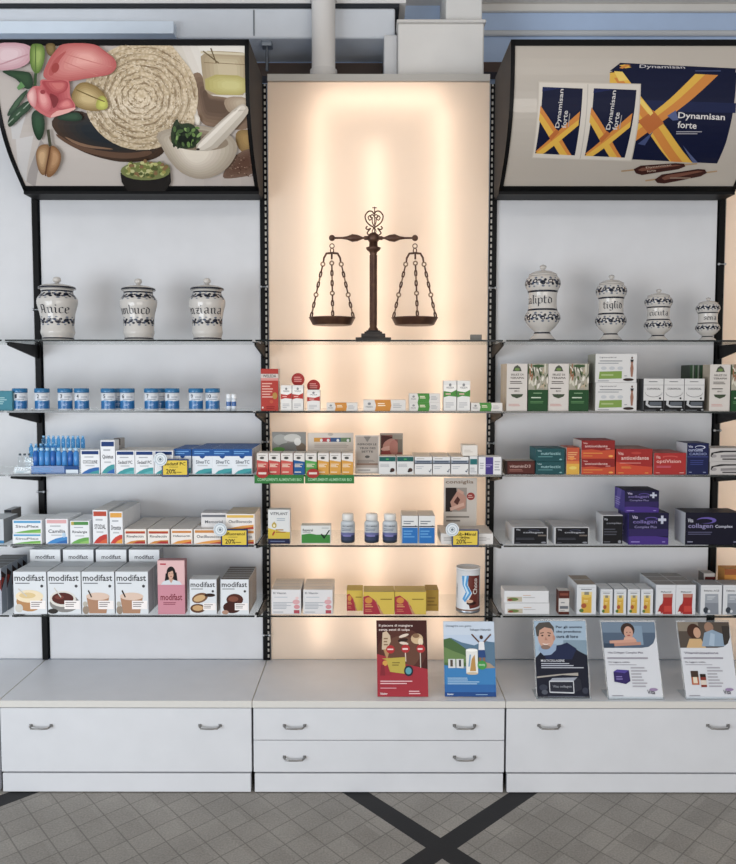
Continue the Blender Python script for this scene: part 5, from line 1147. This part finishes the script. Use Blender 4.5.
# ================================================================ ROW 3, RIGHT
carton('vitamin_carton', 'dark maroon low carton at left end of right bay', (505.4, 535.2), 460.8, 3, [R(.08, .1, .96, .9, '#5a2a24'), T('vitaminD3', .14, .5, .85, .72, '#bfa49c'), L(.14, .2, .8, .42, 2, '#9c6a60'), R(0, 0, .06, 1, '#2c1a18')], '#4a221e', side='#2d1c1a', depth=.08, inset=.02, n=1, top='#a9a39e')
tl_ = [T('Vita', .05, .76, .2, .88, '#a9c4c6'), T('nutrioctic', .18, .5, .86, .72, '#8fb4b6'), L(.08, .3, .7, .42, 1, '#5f9496'), E_(.86, .16, .05, .06, '#7aa7a9')]
o = carton('vitamin_carton', 'dark teal carton, lower of the stacked pair', (535.8, 565), 461.6, 3, tl_, '#1d5358', side='#2a6a74', depth=.13, inset=.018)
carton('vitamin_carton', 'dark teal carton, upper of the stacked pair', (535.8, 565), 448.4, 3, tl_, '#1d5358', side='#2a6a74', depth=.13, inset=.018, vb=o['_zt']+.0005, top='#2a5f68')
carton('vitamin_carton', 'orange and yellow carton between teal and red stacks', (566.6, 579.8), 447.6, 3, [R(0, 0, 1, .4, '#d3a52c'), R(0, .4, 1, .5, '#cf7a30'), L(.1, .55, .9, .85, 4, '#d8a46a'), E_(.5, .25, .3, .06, '#d9c25a'), E_(.4, .6, .2, .06, '#d98b3a')], '#bd5430', side='#d0cbc5', depth=.12, inset=.018)
vr = [P([(0, 0), (1, 0), (1, .5), (.6, .44), (.3, .52), (0, .46)], '#bf4a22'), T('Vita', .05, .8, .18, .9, '#d9b0a8'), T('antioxidante', .1, .62, .78, .76, '#d6b4ae'), L(.72, .5, .9, .58, 1, '#d9a09a'), L(.05, .26, .7, .34, 1, '#d99a3a'), L(.05, .12, .5, .18, 1, '#d99a3a'), E_(.88, .14, .07, .06, '#e0a040')]
o = carton('vitamin_carton', 'red and orange carton, lower of the stacked pair', (581.5, 615.2), 458.8, 3, vr, '#8f1f1d', side='#c9c5c3', depth=.14, inset=.018)
carton('vitamin_carton', 'red and orange carton, upper of the stacked pair', (581.5, 615.2), 440.4, 3, vr, '#8f1f1d', side='#c9c5c3', depth=.14, inset=.018, vb=o['_zt']+.0005)
carton('vitamin_carton', 'wide red and orange carton standing right of the stack', (616.2, 652.8), 448.8, 3, [P([(0, 0), (1, 0), (1, .3), (.5, .36), (0, .5)], '#c24420'), T('Vita', .05, .76, .2, .88, '#dcb6ae'), T('antioxidante', .14, .58, .9, .72, '#dcbab2'), E_(.55, .84, .14, .05, '#b53a30'), L(.1, .42, .8, .48, 1, '#d98a80'), L(.15, .24, .5, .32, 2, '#d99a3a'), L(.06, .04, .3, .1, 1, '#d99a3a'), L(.8, .04, .95, .1, 1, '#e0a040')], '#9e2320', side='#8a2420', depth=.09, inset=.016, n=2, top='#8d6a5e')
carton('vitamin_carton', 'plain bright red carton left of the navy one', (654, 686.4), 453, 3, [T('Vita', .06, .74, .2, .88, '#e0b4ac'), T('optiVision', .08, .5, .84, .7, '#e0b4ac'), E_(.5, .82, .24, .06, '#c8544c'), E_(.5, .8, .2, .04, '#a92826'), L(.08, .32, .8, .42, 2, '#c86a80'), L(.06, .06, .2, .12, 1, '#d99a90'), L(.8, .06, .94, .12, 1, '#d9b0a8')], '#a92826', side='#c9c0bc', depth=.09, inset=.016, n=2, top='#a5584e')
carton('vitamin_carton', 'upright navy carton with white side', (687.2, 709.2), 443.2, 3, [T('Vita', .06, .86, .26, .93, '#c3c8dc'), E_(.6, .87, .24, .06, '#c3c8dc'), E_(.58, .865, .2, .045, '#1b2452'), T('curcuma', .06, .74, .72, .81, '#aeb6d4'), T('CARDIO', .1, .62, .9, .7, '#8e98c0'), R(.0, .56, 1, .58, '#4a5590'), L(.15, .3, .8, .48, 3, '#3c4784'), L(.1, .06, .3, .1, 1, '#9aa3c8'), L(.75, .06, .92, .1, 1, '#9aa3c8')], '#1b2452', side='#c7c9cf', depth=.12, inset=.016)
cyl = [P([(.08, .3), (.1, .6), (.4, .7), (.95, .72), (.95, .82), (.3, .82), (.04, .66), (.02, .4)], '#2c2a2c'), P([(.3, .3), (.3, .5), (.9, .55), (.9, .35)], '#8b8788'), R(.35, .14, .95, .24, '#4b4748'), E_(.12, .42, .07, .12, '#9a9697')]
o = carton('roll_carton', 'low silver-grey carton, lower of a pair at right', (709.9, 746), 461.8, 3, cyl, '#b9b5b3', side='#8a8684', depth=.12, inset=.016)
carton('roll_carton', 'low silver-grey carton, upper of a pair at right', (709.9, 746), 448.2, 3, cyl, '#b9b5b3', side='#8a8684', depth=.12, inset=.016, vb=o['_zt']+.0005)

# ================================================================ ROW 4, RIGHT
def vk(txt): return [R(.05, .04, .97, .95, '#17181f'), T('Vita', .1, .8, .22, .9, '#b4b6be'), T(txt, .3, .62, .86, .74, '#aeb0b8'), E_(.6, .8, .16, .06, '#4a4f66'), E_(.6, .79, .13, .04, '#17181f'), R(.72, .48, .95, .56, '#6f6660'), L(.1, .26, .7, .4, 2, '#4c4e58'), L(.08, .08, .3, .14, 1, '#5a5c66'), E_(.88, .12, .07, .05, '#8c8e96')]
carton('vitamin_carton', 'low black carton with white edges, left one', (512.4, 548.2), 527, 4, vk('collagen'), '#b9babd', side='#bfc1c5', depth=.085, inset=.018, n=2)
carton('vitamin_carton', 'low black carton with white edges, right one', (554, 589.4), 527, 4, vk('collagen'), '#b9babd', side='#bfc1c5', depth=.085, inset=.018, n=2)
carton('vitamin_carton', 'tall black carton with white side below the purple one', (602.4, 623), 515, 4, [R(.03, .03, 1, .97, '#15161c'), T('Vita', .08, .82, .26, .9, '#b4b6be'), T('complex', .2, .68, .95, .76, '#8c8e98'), L(.08, .3, .85, .56, 3, '#4c4e58'), L(.08, .06, .5, .12, 1, '#6a6c76'), E_(.86, .1, .08, .05, '#8c8e96')], '#b4b5b9', side='#bfc1c5', depth=.1, inset=.02)
pv = [P([(0, 0), (1, 0), (1, .22), (.5, .3), (0, .26)], '#4a3284'), R(0, .27, 1, .5, '#33265f'), T('Vita', .08, .82, .22, .92, '#c0b8d8'), T('collagen', .1, .64, .7, .78, '#7d70ac'), T('Complex Plus', .14, .5, .7, .6, '#8d84b4'), E_(.56, .82, .16, .06, '#5c4c98'), E_(.56, .81, .13, .04, '#1e1b40'), R(.8, .66, .86, .92, '#b8bccd'), R(.73, .75, .93, .83, '#b8bccd'), L(.06, .06, .3, .12, 1, '#9c8cd0'), L(.84, .06, .96, .12, 1, '#9c8cd0')]
o = carton('vitamin_carton', 'purple and navy carton, lower of the stacked pair', (629, 669.2), 513, 4, pv, '#1e1b40', side='#3f3482', depth=.15, inset=.018, sideart=(-1, [P([(.3, 1), (.7, 1), (.4, 0), (.1, 0)], '#5d4fa0'), L(.1, .2, .6, .6, 4, '#8f84c4')]))
_, zz_ = at(640, 490.4, shelf_y(.03))
carton('vitamin_carton', 'purple and navy carton, upper of the stacked pair', (624.8, 659.4), 490.6, 4, pv, '#201d44', side='#4a3c94', depth=.14, inset=.026, vb=o['_zt']+.0005, sideart=(-1, [P([(.3, 1), (.7, 1), (.4, 0), (.1, 0)], '#6a5cb0'), L(.1, .2, .6, .6, 4, '#a59ad4')]))
carton('vitamin_carton', 'large dark navy carton with white side at far right', (685.6, 741), 512.6, 4, [T('Vita', .04, .7, .14, .82, '#c9cad6'), T('collagen', .05, .48, .5, .66, '#8d87b0'), T('Complex', .54, .5, .86, .62, '#b9bbcc'), E_(.38, .76, .18, .1, '#6a5ca8'), E_(.34, .74, .15, .07, '#12122a'), L(.05, .3, .7, .42, 2, '#5a5a78'), L(.04, .06, .16, .12, 1, '#9a9cb4'), L(.88, .06, .98, .12, 1, '#9a9cb4')], '#12122a', side='#c4c6cb', depth=.12, inset=.018)

# ================================================================ ROW 5, RIGHT
wf = [R(.06, .1, .4, .5, '#b9b09c'), E_(.2, .3, .12, .14, '#6a7f45'), E_(.13, .25, .06, .1, '#8c4a3c'), L(.42, .58, .62, .66, 1, '#c48a4c'), L(.42, .4, .7, .48, 1, '#9a9a9c')]
o = carton('cream_carton', 'flat white carton with small plant print, lower one', (504.8, 549.6), 603.2, 5, wf, '#d3d4d6', depth=.09, inset=.022)
carton('cream_carton', 'flat white carton with small plant print, upper one', (504.2, 549), 590.8, 5, wf, '#d3d4d6', depth=.09, inset=.026, vb=o['_zt']+.0005)
carton('drops_carton', 'small brown and white carton left of the oil cartons', (558.8, 569.6), 590.8, 5, [R(.0, .68, 1, 1, '#5a2a20'), R(.1, .8, .9, .9, '#84493a'), L(.2, .45, .8, .55, 1, '#8a8c90'), R(.1, .24, .9, .36, '#6d7178'), R(0, 0, 1, .12, '#5a2e24'), L(.1, .15, .7, .2, 1, '#8a8c90')], '#c9c6c3', side='#6a3c30', depth=.05, inset=.02)
oil = [R(.22, .06, .78, .76, '#d9c58a'), R(.26, .06, .74, .6, '#cda52a'), E_(.5, .62, .24, .06, '#d8b84a'), R(.38, .66, .62, .76, '#8c8a78'), L(.2, .82, .85, .87, 1, '#4f5256'), R(.1, .9, .9, .91, '#b4b6ba'), E_(.36, .3, .14, .08, '#a85a35'), E_(.24, .14, .12, .06, '#5a7a3a'), L(.35, .4, .65, .5, 2, '#e2cf8a')]
carton('oil_carton', 'larger white carton picturing a yellow oil bottle', (577, 596.6), 584.6, 5, oil, '#d0d3d7', side='#c3c7cc', depth=.08, inset=.018, n=2, top='#9c8f80')
carton('oil_carton', ['small yellow oil carton nearest the larger oil one', 'small yellow oil carton, second of four', 'small yellow oil carton, third of four', 'small yellow oil carton nearest the red serum cartons'], [(600.6, 613), (614.2, 626.8), (628, 640.4), (641, 653.6)], 589.2, 5, oil, '#d0d3d7', side='#c3c7cc', depth=.05, inset=.018, n=2, group='small cartons picturing yellow oil bottles')
rd = [R(.1, .86, .9, .87, '#b4b6ba'), T('Rilastil', .24, .74, .76, .79, '#3f4145'), P([(.35, .02), (.3, .3), (.36, .5), (.34, .7), (.84, .7), (.82, .3), (.84, .02)], '#a82a26'), R(.36, .58, .8, .7, '#b57a68'), P([(.1, .1), (.2, .3), (.36, .4), (.38, .12), (.3, .04), (.12, .06)], '#a32622'), R(.42, .1, .8, .3, '#c24036'), E_(.18, .08, .08, .03, '#dcd4cf')]
carton('serum_carton', ['white carton with red bottle print, left file', 'white carton with red bottle print, right file'], [(656.2, 676.2), (676.8, 695.6)], 584.8, 5, rd, '#d0d2d6', side='#bfc3c9', depth=.068, inset=.018, n=3, group='white cartons with red bottle prints', top='#8d8a88')
gy = [T('Selenio ACE', .14, .78, .86, .84, '#3f4145'), R(.1, .92, .9, .925, '#b4b6ba'), P([(.2, .02), (.2, .7), (.82, .7), (.86, .02)], '#858b94'), R(.2, .4, .82, .7, '#9aa0a8'), L(.3, .5, .7, .64, 3, '#c4c8cd'), E_(.25, .16, .12, .1, '#3c434c'), E_(.4, .12, .06, .05, '#c9cdd2')]
carton('supplement_carton', 'white carton with grey print left of its twin at far right', (701, 722.4), 585, 5, gy, '#cfd1d4', side='#b9bcc2', depth=.09, inset=.018, top='#8f8f92')
carton('supplement_carton', 'white carton with grey print at the right picture edge', (723.4, 745), 585, 5, gy, '#cfd1d4', side='#b9bcc2', depth=.09, inset=.018, top='#8f8f92')
carton('drops_carton', 'small dark red and white box behind the grey-print cartons', (703.8, 715.2), 573.4, 5, [R(.1, .1, 1, .9, '#5e211e'), L(.25, .4, .85, .6, 1, '#b98a84')], '#b9b4b0', side='#6a6460', depth=.06, inset=.15)
carton('drops_carton', 'orange striped box behind cartons at right edge', (724.6, 746), 569, 5, [R(0, .84, 1, 1, '#9d5a2a'), LN((0, .1), (1, .6), .05, '#dcae5a'), LN((0, .4), (1, .9), .05, '#dcae5a')], '#c88a2f', depth=.07, inset=.15)

# ================================================================ POSTERS ON THE WORKTOP
def easel_card(name, label, tl, tr, bl, br, lean, art, body, foot=True, clear=False, yb=None):
    """a leaning card standing on the worktop; corners give its size, lean moves the top edge back"""
    z0 = TOP+.0035
    v = (bl[1]+br[1])/2; lo, hi = -.6, 0.
    for _ in range(30):
        mid = (lo+hi)/2
        if at(368, v, mid)[1] > z0: lo = mid
        else: hi = mid
    yb = (lo+hi)/2
    xl, _ = at(*bl, yb); xr_, _ = at(*br, yb); xm = (xl+xr_)/2; w = xr_-xl
    yt = yb+lean; xtl, zt_ = at(*tl, yt); xtr, _ = at(*tr, yt); sx = ((xtl+xtr)/2-xm); h = zt_-z0
    t = thing(name, (xm, yb, TOP+.0002), label, 'poster' if not clear else 'acrylic stand', 'posters standing on the worktop')
    f = lambda a, b, o: (xm-w/2+w*a+sx*b, yb+lean*b-o, z0+h*b)
    def slab(m, o0, o1, k, ex=0):
        vs = [f(a, b, o) for o in (o0, o1) for b in (0-ex*.3, 1+ex) for a in (0-ex, 1+ex)]
        m.add(vs, [(0, 1, 3, 2), (4, 6, 7, 5), (0, 2, 6, 4), (1, 5, 7, 3), (2, 3, 7, 6), (0, 4, 5, 1)], k)
    m = MB(); slab(m, .0005, -.0015, body); put(m, art, f, base=.0008)
    m.build('printed_sheet', t)
    if clear:
        m = MB(); slab(m, -.002, -.0045, 'acrylic_clear', .02)
        m.box(xm-w/2-.004, xm+w/2+.004, yb-.002, yb+.10, TOP+.0003, TOP+.0028, 'acrylic_clear')
        m.build('clear_holder', t)
        m = MB(); m.box(xm-w/2-.005, xm+w/2+.005, yb-.006, yb-.0035, TOP+.0003, TOP+.012, 'acrylic_clear'); m.build('front_lip', t)
    else:
        m = MB(); q = .09
        a, b_ = f(.35, .75, -.003), f(.65, .75, -.003); c, d = (a[0]-.02, a[1]+.09, TOP+.0004), (b_[0]+.02, b_[1]+.09, TOP+.0004)
        m.add([a, b_, d, c, (a[0], a[1]+.002, a[2]), (b_[0], b_[1]+.002, b_[2]), (d[0], d[1]+.002, d[2]), (c[0], c[1]+.002, c[2])], [(0, 1, 2, 3), (4, 5, 6, 7), (0, 3, 7, 4), (1, 2, 6, 5), (2, 3, 7, 6), (0, 1, 5, 4)], '#b9b4ac'); m.build('back_strut', t)
K1 = [R(0, 0, 1, 1, '#4a211d'), E_(.5, .6, .48, .3, '#5d3329', 0, 24), E_(.5, .58, .36, .22, '#6e4838', 0, 24), P([(0, 0), (1, 0), (1, .36), (.6, .42), (.3, .5), (0, .56)], '#a52a3a'),
      T('Il piacere di mangiare', .05, .91, .72, .95, '#e3d6cf'), T('senza sensi di colpa', .05, .855, .66, .895, '#e3d6cf'),
      P([(.1, .62), (.12, .84), (.2, .86), (.27, .8), (.28, .72), (.18, .6)], '#cbb59a'), P([(.13, .62), (.2, .48), (.26, .62)], '#b58a5c'), LN((.56, .68), (.57, .46), .01, '#d9c8b8'), L(.14, .66, .24, .78, 3, '#8c6f55'),
      E_(.54, .8, .1, .02, '#d9c8b8', .2), E_(.52, .74, .1, .025, '#3b221c', .1), E_(.54, .7, .09, .02, '#d9c8b8', -.1), E_(.8, .76, .12, .07, '#ccb08a'), E_(.87, .72, .05, .05, '#e0cdb0'), E_(.78, .8, .07, .03, '#8b6a4c'), LN((.86, .7), (.86, .38), .008, '#cfc6bb'),
      E_(.27, .62, .085, .055, '#b3262c'), E_(.57, .63, .085, .055, '#b3262c'), E_(.87, .63, .085, .055, '#b3262c'), L(.21, .6, .33, .64, 1, '#e5c8c4'), L(.51, .6, .63, .65, 1, '#e5c8c4'), L(.81, .6, .93, .65, 1, '#e5c8c4'),
      P([(.1, .34), (.1, .5), (.56, .52), (.56, .3)], '#b9a63a'), P([(.1, .3), (.1, .5), (.18, .48), (.24, .36), (.28, .28)], '#9e2a38'), L(.3, .4, .5, .46, 2, '#7f7028'), E_(.16, .44, .05, .035, '#d09a3a'), E_(.62, .34, .09, .07, '#263240'), E_(.62, .34, .06, .045, '#5aa0ac'),
      P([(.06, .28), (.08, .42), (.14, .42), (.16, .28)], '#8a2634'), L(.06, .16, .85, .22, 2, '#e0b4b8'), L(.06, .1, .5, .13, 1, '#cf8f98'), T('blaster', .06, .03, .2, .06, '#e9dadb'), L(.62, .03, .95, .09, 2, '#e0b4b8')]
easel_card('poster_card', 'dark red poster about eating with sweets, left of the blue one', (376.3, 620.4), (426.6, 619.8), (377.5, 697), (428.4, 696.2), .06, K1, '#8a5f50')
K2_ = [R(0, .5, 1, 1, '#b9c9dc'), R(0, .82, 1, 1, '#c3cfdd'), P([(0, .5), (0, .76), (.15, .78), (.35, .72), (.6, .68), (.8, .74), (1, .72), (1, .4), (0, .4)], '#5c7c94'), P([(0, .4), (0, .76), (.12, .78), (.3, .7), (.5, .6), (.7, .52), (.7, .4)], '#4e6e40'), P([(.0, .45), (.0, .66), (.2, .6), (.4, .55), (.5, .45)], '#6d8a52'), P([(.75, .36), (.8, .46), (.9, .44), (1, .38), (1, .32), (.8, .32)], '#a8937c'),
       R(0, 0, 1, .37, '#3583bb'), P([(0, .37), (0, .42), (.4, .36), (1, .38), (1, .3), (0, .3)], '#3583bb'), R(0, 0, 1, .06, '#1c4f8c'), R(.0, .06, 1, .16, '#2a6cab'),
       T('Dimagrire con gusto', .05, .92, .55, .955, '#6b7a8a'), T('Sviluppo Naturale', .52, .87, .93, .905, '#4a5868'),
       E_(.74, .79, .035, .028, '#4a342c'), LN((.55, .83), (.7, .72), .012, '#6b4a3c'), LN((.93, .83), (.78, .72), .012, '#6b4a3c'), P([(.68, .62), (.69, .73), (.79, .73), (.8, .62)], '#dcdde0'), P([(.67, .52), (.68, .62), (.8, .62), (.82, .52)], '#2a4f86'), LN((.71, .52), (.7, .42), .02, '#8f6a56'), LN((.78, .52), (.79, .42), .02, '#8f6a56'),
       R(.08, .38, .22, .5, '#cfd1d0'), R(.12, .4, .17, .49, '#5c5048'), R(.24, .38, .38, .5, '#cfd1d0'), R(.29, .4, .33, .49, '#3c3c40'), R(.43, .31, .66, .62, '#dcdcd8'), E_(.545, .62, .115, .02, '#ecece8'), E_(.545, .31, .115, .018, '#c9b79a'), P([(.5, .34), (.54, .5), (.6, .56), (.62, .34)], '#b98f4a'), P([(.47, .4), (.5, .56), (.53, .56), (.5, .4)], '#7fa6c4'),
       E_(.74, .42, .09, .06, '#3f9a48'), T('NOVITA', .68, .41, .8, .435, '#cfe4cc'), L(.06, .16, .7, .26, 4, '#a4c6e0'), T('blaster', .05, .025, .17, .05, '#dbe6f0'), L(.6, .02, .94, .04, 1, '#8fb3d6')]
easel_card('poster_card', 'blue poster with person raising both arms before green hills', (443.1, 621.4), (494, 621), (444.8, 696.6), (496.2, 696.2), .06, K2_, '#7a94ac')
K3 = [R(0, .4, 1, 1, '#9fb4c6'), R(.55, .5, 1, .75, '#8198a8'), P([(0, 0), (1, 0), (1, .55), (.86, .6), (.72, .66), (.6, .7), (.4, .68), (.14, .62), (0, .52)], '#161c30'), P([(.14, .6), (.5, .69), (.62, .72), (.8, .64), (.7, .5), (.2, .5)], '#1f2c50'),
      P([(.06, .62), (.16, .55), (.3, .56), (.4, .62), (.42, .7), (.1, .7)], '#8fa5c0'), E_(.22, .79, .16, .15, '#c49a86', .1), P([(.04, .8), (.02, .92), (.1, .98), (.3, .99), (.38, .92), (.38, .84), (.34, .9), (.2, .92), (.1, .88), (.08, .8)], '#55504c'), E_(.37, .78, .025, .035, '#b98a76'),
      E_(.15, .81, .022, .01, '#2a2220'), E_(.28, .81, .022, .01, '#2a2220'), LN((.11, .84), (.18, .85), .006, '#4a3c36'), LN((.25, .85), (.32, .84), .006, '#4a3c36'), P([(.21, .8), (.19, .75), (.25, .75)], '#ad806d'), P([(.14, .71), (.2, .68), (.29, .71), (.22, .7)], '#e2d4cc'), E_(.2, .66, .09, .03, '#8c7468'),
      T('Per gli uomini', .42, .9, .92, .94, '#0f2038'), T('che prendono', .42, .84, .9, .88, '#0f2038'), T('cura di loro', .42, .78, .84, .82, '#0f2038'),
      T('MULTICOLLAGENE', .1, .47, .55, .5, '#cfd2da'), L(.1, .38, .92, .46, 3, '#b4b8c4'), P([(0, .26), (.5, .3), (.8, .29), (.8, .33), (.4, .31), (0, .28)], '#a9a39c'),
      P([(.24, .08), (.24, .22), (.3, .26), (.78, .27), (.84, .24), (.86, .12), (.7, .07)], '#2a2e3c'), P([(.24, .22), (.3, .26), (.78, .27), (.7, .22)], '#9aa0ac'), LN((.24, .08), (.24, .22), .008, '#c3c7ce'), LN((.24, .22), (.7, .22), .008, '#c3c7ce'), LN((.24, .08), (.7, .07), .008, '#c3c7ce'), LN((.7, .07), (.7, .22), .008, '#c3c7ce'), T('Vita collagen', .3, .13, .66, .17, '#8f949e'), E_(.12, .14, .08, .04, '#3a4050'), E_(.14, .08, .06, .03, '#565c68'), E_(.92, .1, .06, .04, '#3a4050'), L(.2, .015, .95, .04, 1, '#4c5264')]
easel_card('poster_stand', 'acrylic stand with dark poster of smiling grey-haired man', (534.5, 621), (584.6, 621), (537.5, 697.6), (589.8, 698), .07, K3, '#3a4254', clear=True)
def vitap(label, corners, pic, tit, prod):
    a = [R(0, 0, 1, 1, '#cfd2d8')]+pic+[P([(0, .66), (.0, .62), (1, .62), (1, .95), (.985, .8), (.93, .72), (.84, .675), (.7, .66)], '#cfd2d8'), T(tit, .06, .58, .72, .61, '#6f6a7c'), L(.04, .5, .9, .55, 1, '#9a98a2'), T('Da leggere subito', .06, .46, .45, .485, '#77757f'), L(.06, .43, .8, .45, 1, '#a9a8b0'), L(.46, .14, .76, .42, 7, '#a9a8b0')]+prod+[T('Vita', .72, .06, .86, .115, '#55505e'), E_(.84, .12, .08, .02, '#9a86a8'), L(.06, .03, .32, .05, 1, '#8a8892')]
    easel_card('poster_stand', label, *corners, .07, a, '#b5b8be', clear=True)
pic4 = [R(0, .66, 1, 1, '#55677c'), R(0, .86, 1, 1, '#74879a'), R(.5, .7, .75, .95, '#8298ac'), E_(.48, .9, .13, .09, '#3f2f2a'), E_(.49, .86, .085, .085, '#c79a86'), P([(.36, .7), (.4, .8), (.58, .8), (.66, .7)], '#cfa28e'), LN((.12, .73), (.62, .75), .025, '#c99a86'), LN((.16, .7), (.7, .72), .02, '#b98a78'), E_(.46, .865, .012, .006, '#2a2020'), E_(.52, .865, .012, .006, '#2a2020'), E_(.49, .825, .03, .008, '#a04a48'), R(.0, .66, .2, .72, '#3c4c60')]
prod4 = [P([(.13, .22), (.13, .35), (.2, .38), (.42, .37), (.43, .23), (.34, .19)], '#372a66'), P([(.13, .35), (.2, .38), (.42, .37), (.34, .33)], '#57499a'), L(.17, .24, .3, .3, 2, '#8478b4')]
vitap('acrylic stand whose white leaflet shows a woman resting on her arms', ((602.8, 622), (652.7, 621), (609, 698), (663, 698.3)), pic4, 'Vita Collagen Complex Plus', prod4)
pic5 = [R(0, .66, 1, 1, '#5a5048'), R(0, .88, .4, 1, '#8c8274'), E_(.3, .88, .13, .1, '#4a2f22'), E_(.36, .86, .07, .07, '#c29a80'), P([(.12, .66), (.2, .78), (.42, .78), (.5, .66)], '#c9a878'), E_(.6, .93, .09, .07, '#9a7a66'), P([(.42, .68), (.5, .86), (.66, .9), (.86, .84), (.88, .68)], '#8ba0b4'), P([(.56, .7), (.62, .86), (.7, .84), (.66, .68)], '#a3b6c8'), R(.85, .7, 1, .95, '#3f3a36')]
prod5 = [R(.14, .18, .28, .36, '#b5643c'), R(.14, .28, .28, .36, '#4b3a30'), R(.17, .2, .25, .28, '#d8cdb8'), R(.31, .15, .42, .28, '#8c3a2c'), R(.31, .28, .42, .32, '#34261f'), R(.31, .18, .42, .24, '#d5c9bd')]
vitap('acrylic stand whose leaflet shows two people embracing, at right edge', ((678.5, 622), (727, 622), (686.4, 698), (738.7, 698)), pic5, 'Vitaminizzazione', prod5)

# ================================================================ LIGHT
def area(name, loc, target, sx, sy, power, col):
    d = bpy.data.lights.new(name, 'AREA'); d.shape = 'RECTANGLE'; d.size = sx; d.size_y = sy; d.energy = power; d.color = col
    o = bpy.data.objects.new(name, d); C.objects.link(o); o.location = loc
    o.rotation_euler = (Vector(target)-Vector(loc)).to_track_quat('-Z', 'Y').to_euler(); return o
area('shop_window_light', (-2.0, -4.4, .95), (1.0, 0, .8), 3.2, 1.7, 150, (.88, .94, 1))
area('shop_door_light', (2.9, -5.6, 1.0), (1.6, 0, .8), 3.4, 1.8, 94, (1, .94, .88))
area('ceiling_lamp', (1.5, -2.6, 3.4), (1.5, -1.5, 0), 3.2, .5, 12, (1, .95, .88))
w = bpy.data.worlds.new('daylight'); SC.world = w; w.use_nodes = True
bg = w.node_tree.nodes['Background']; bg.inputs[0].default_value = (.88, .93, 1, 1); bg.inputs[1].default_value = .48
SC.view_settings.view_transform = 'Standard'; SC.view_settings.look = 'None'; SC.view_settings.gamma = 1
SC.view_settings.use_curve_mapping = False; SC.view_settings.exposure = 0
SC.cycles.use_denoising = True; SC.cycles.max_bounces = 10; SC.cycles.diffuse_bounces = 5; SC.cycles.transparent_max_bounces = 32; SC.cycles.sample_clamp_indirect = 4
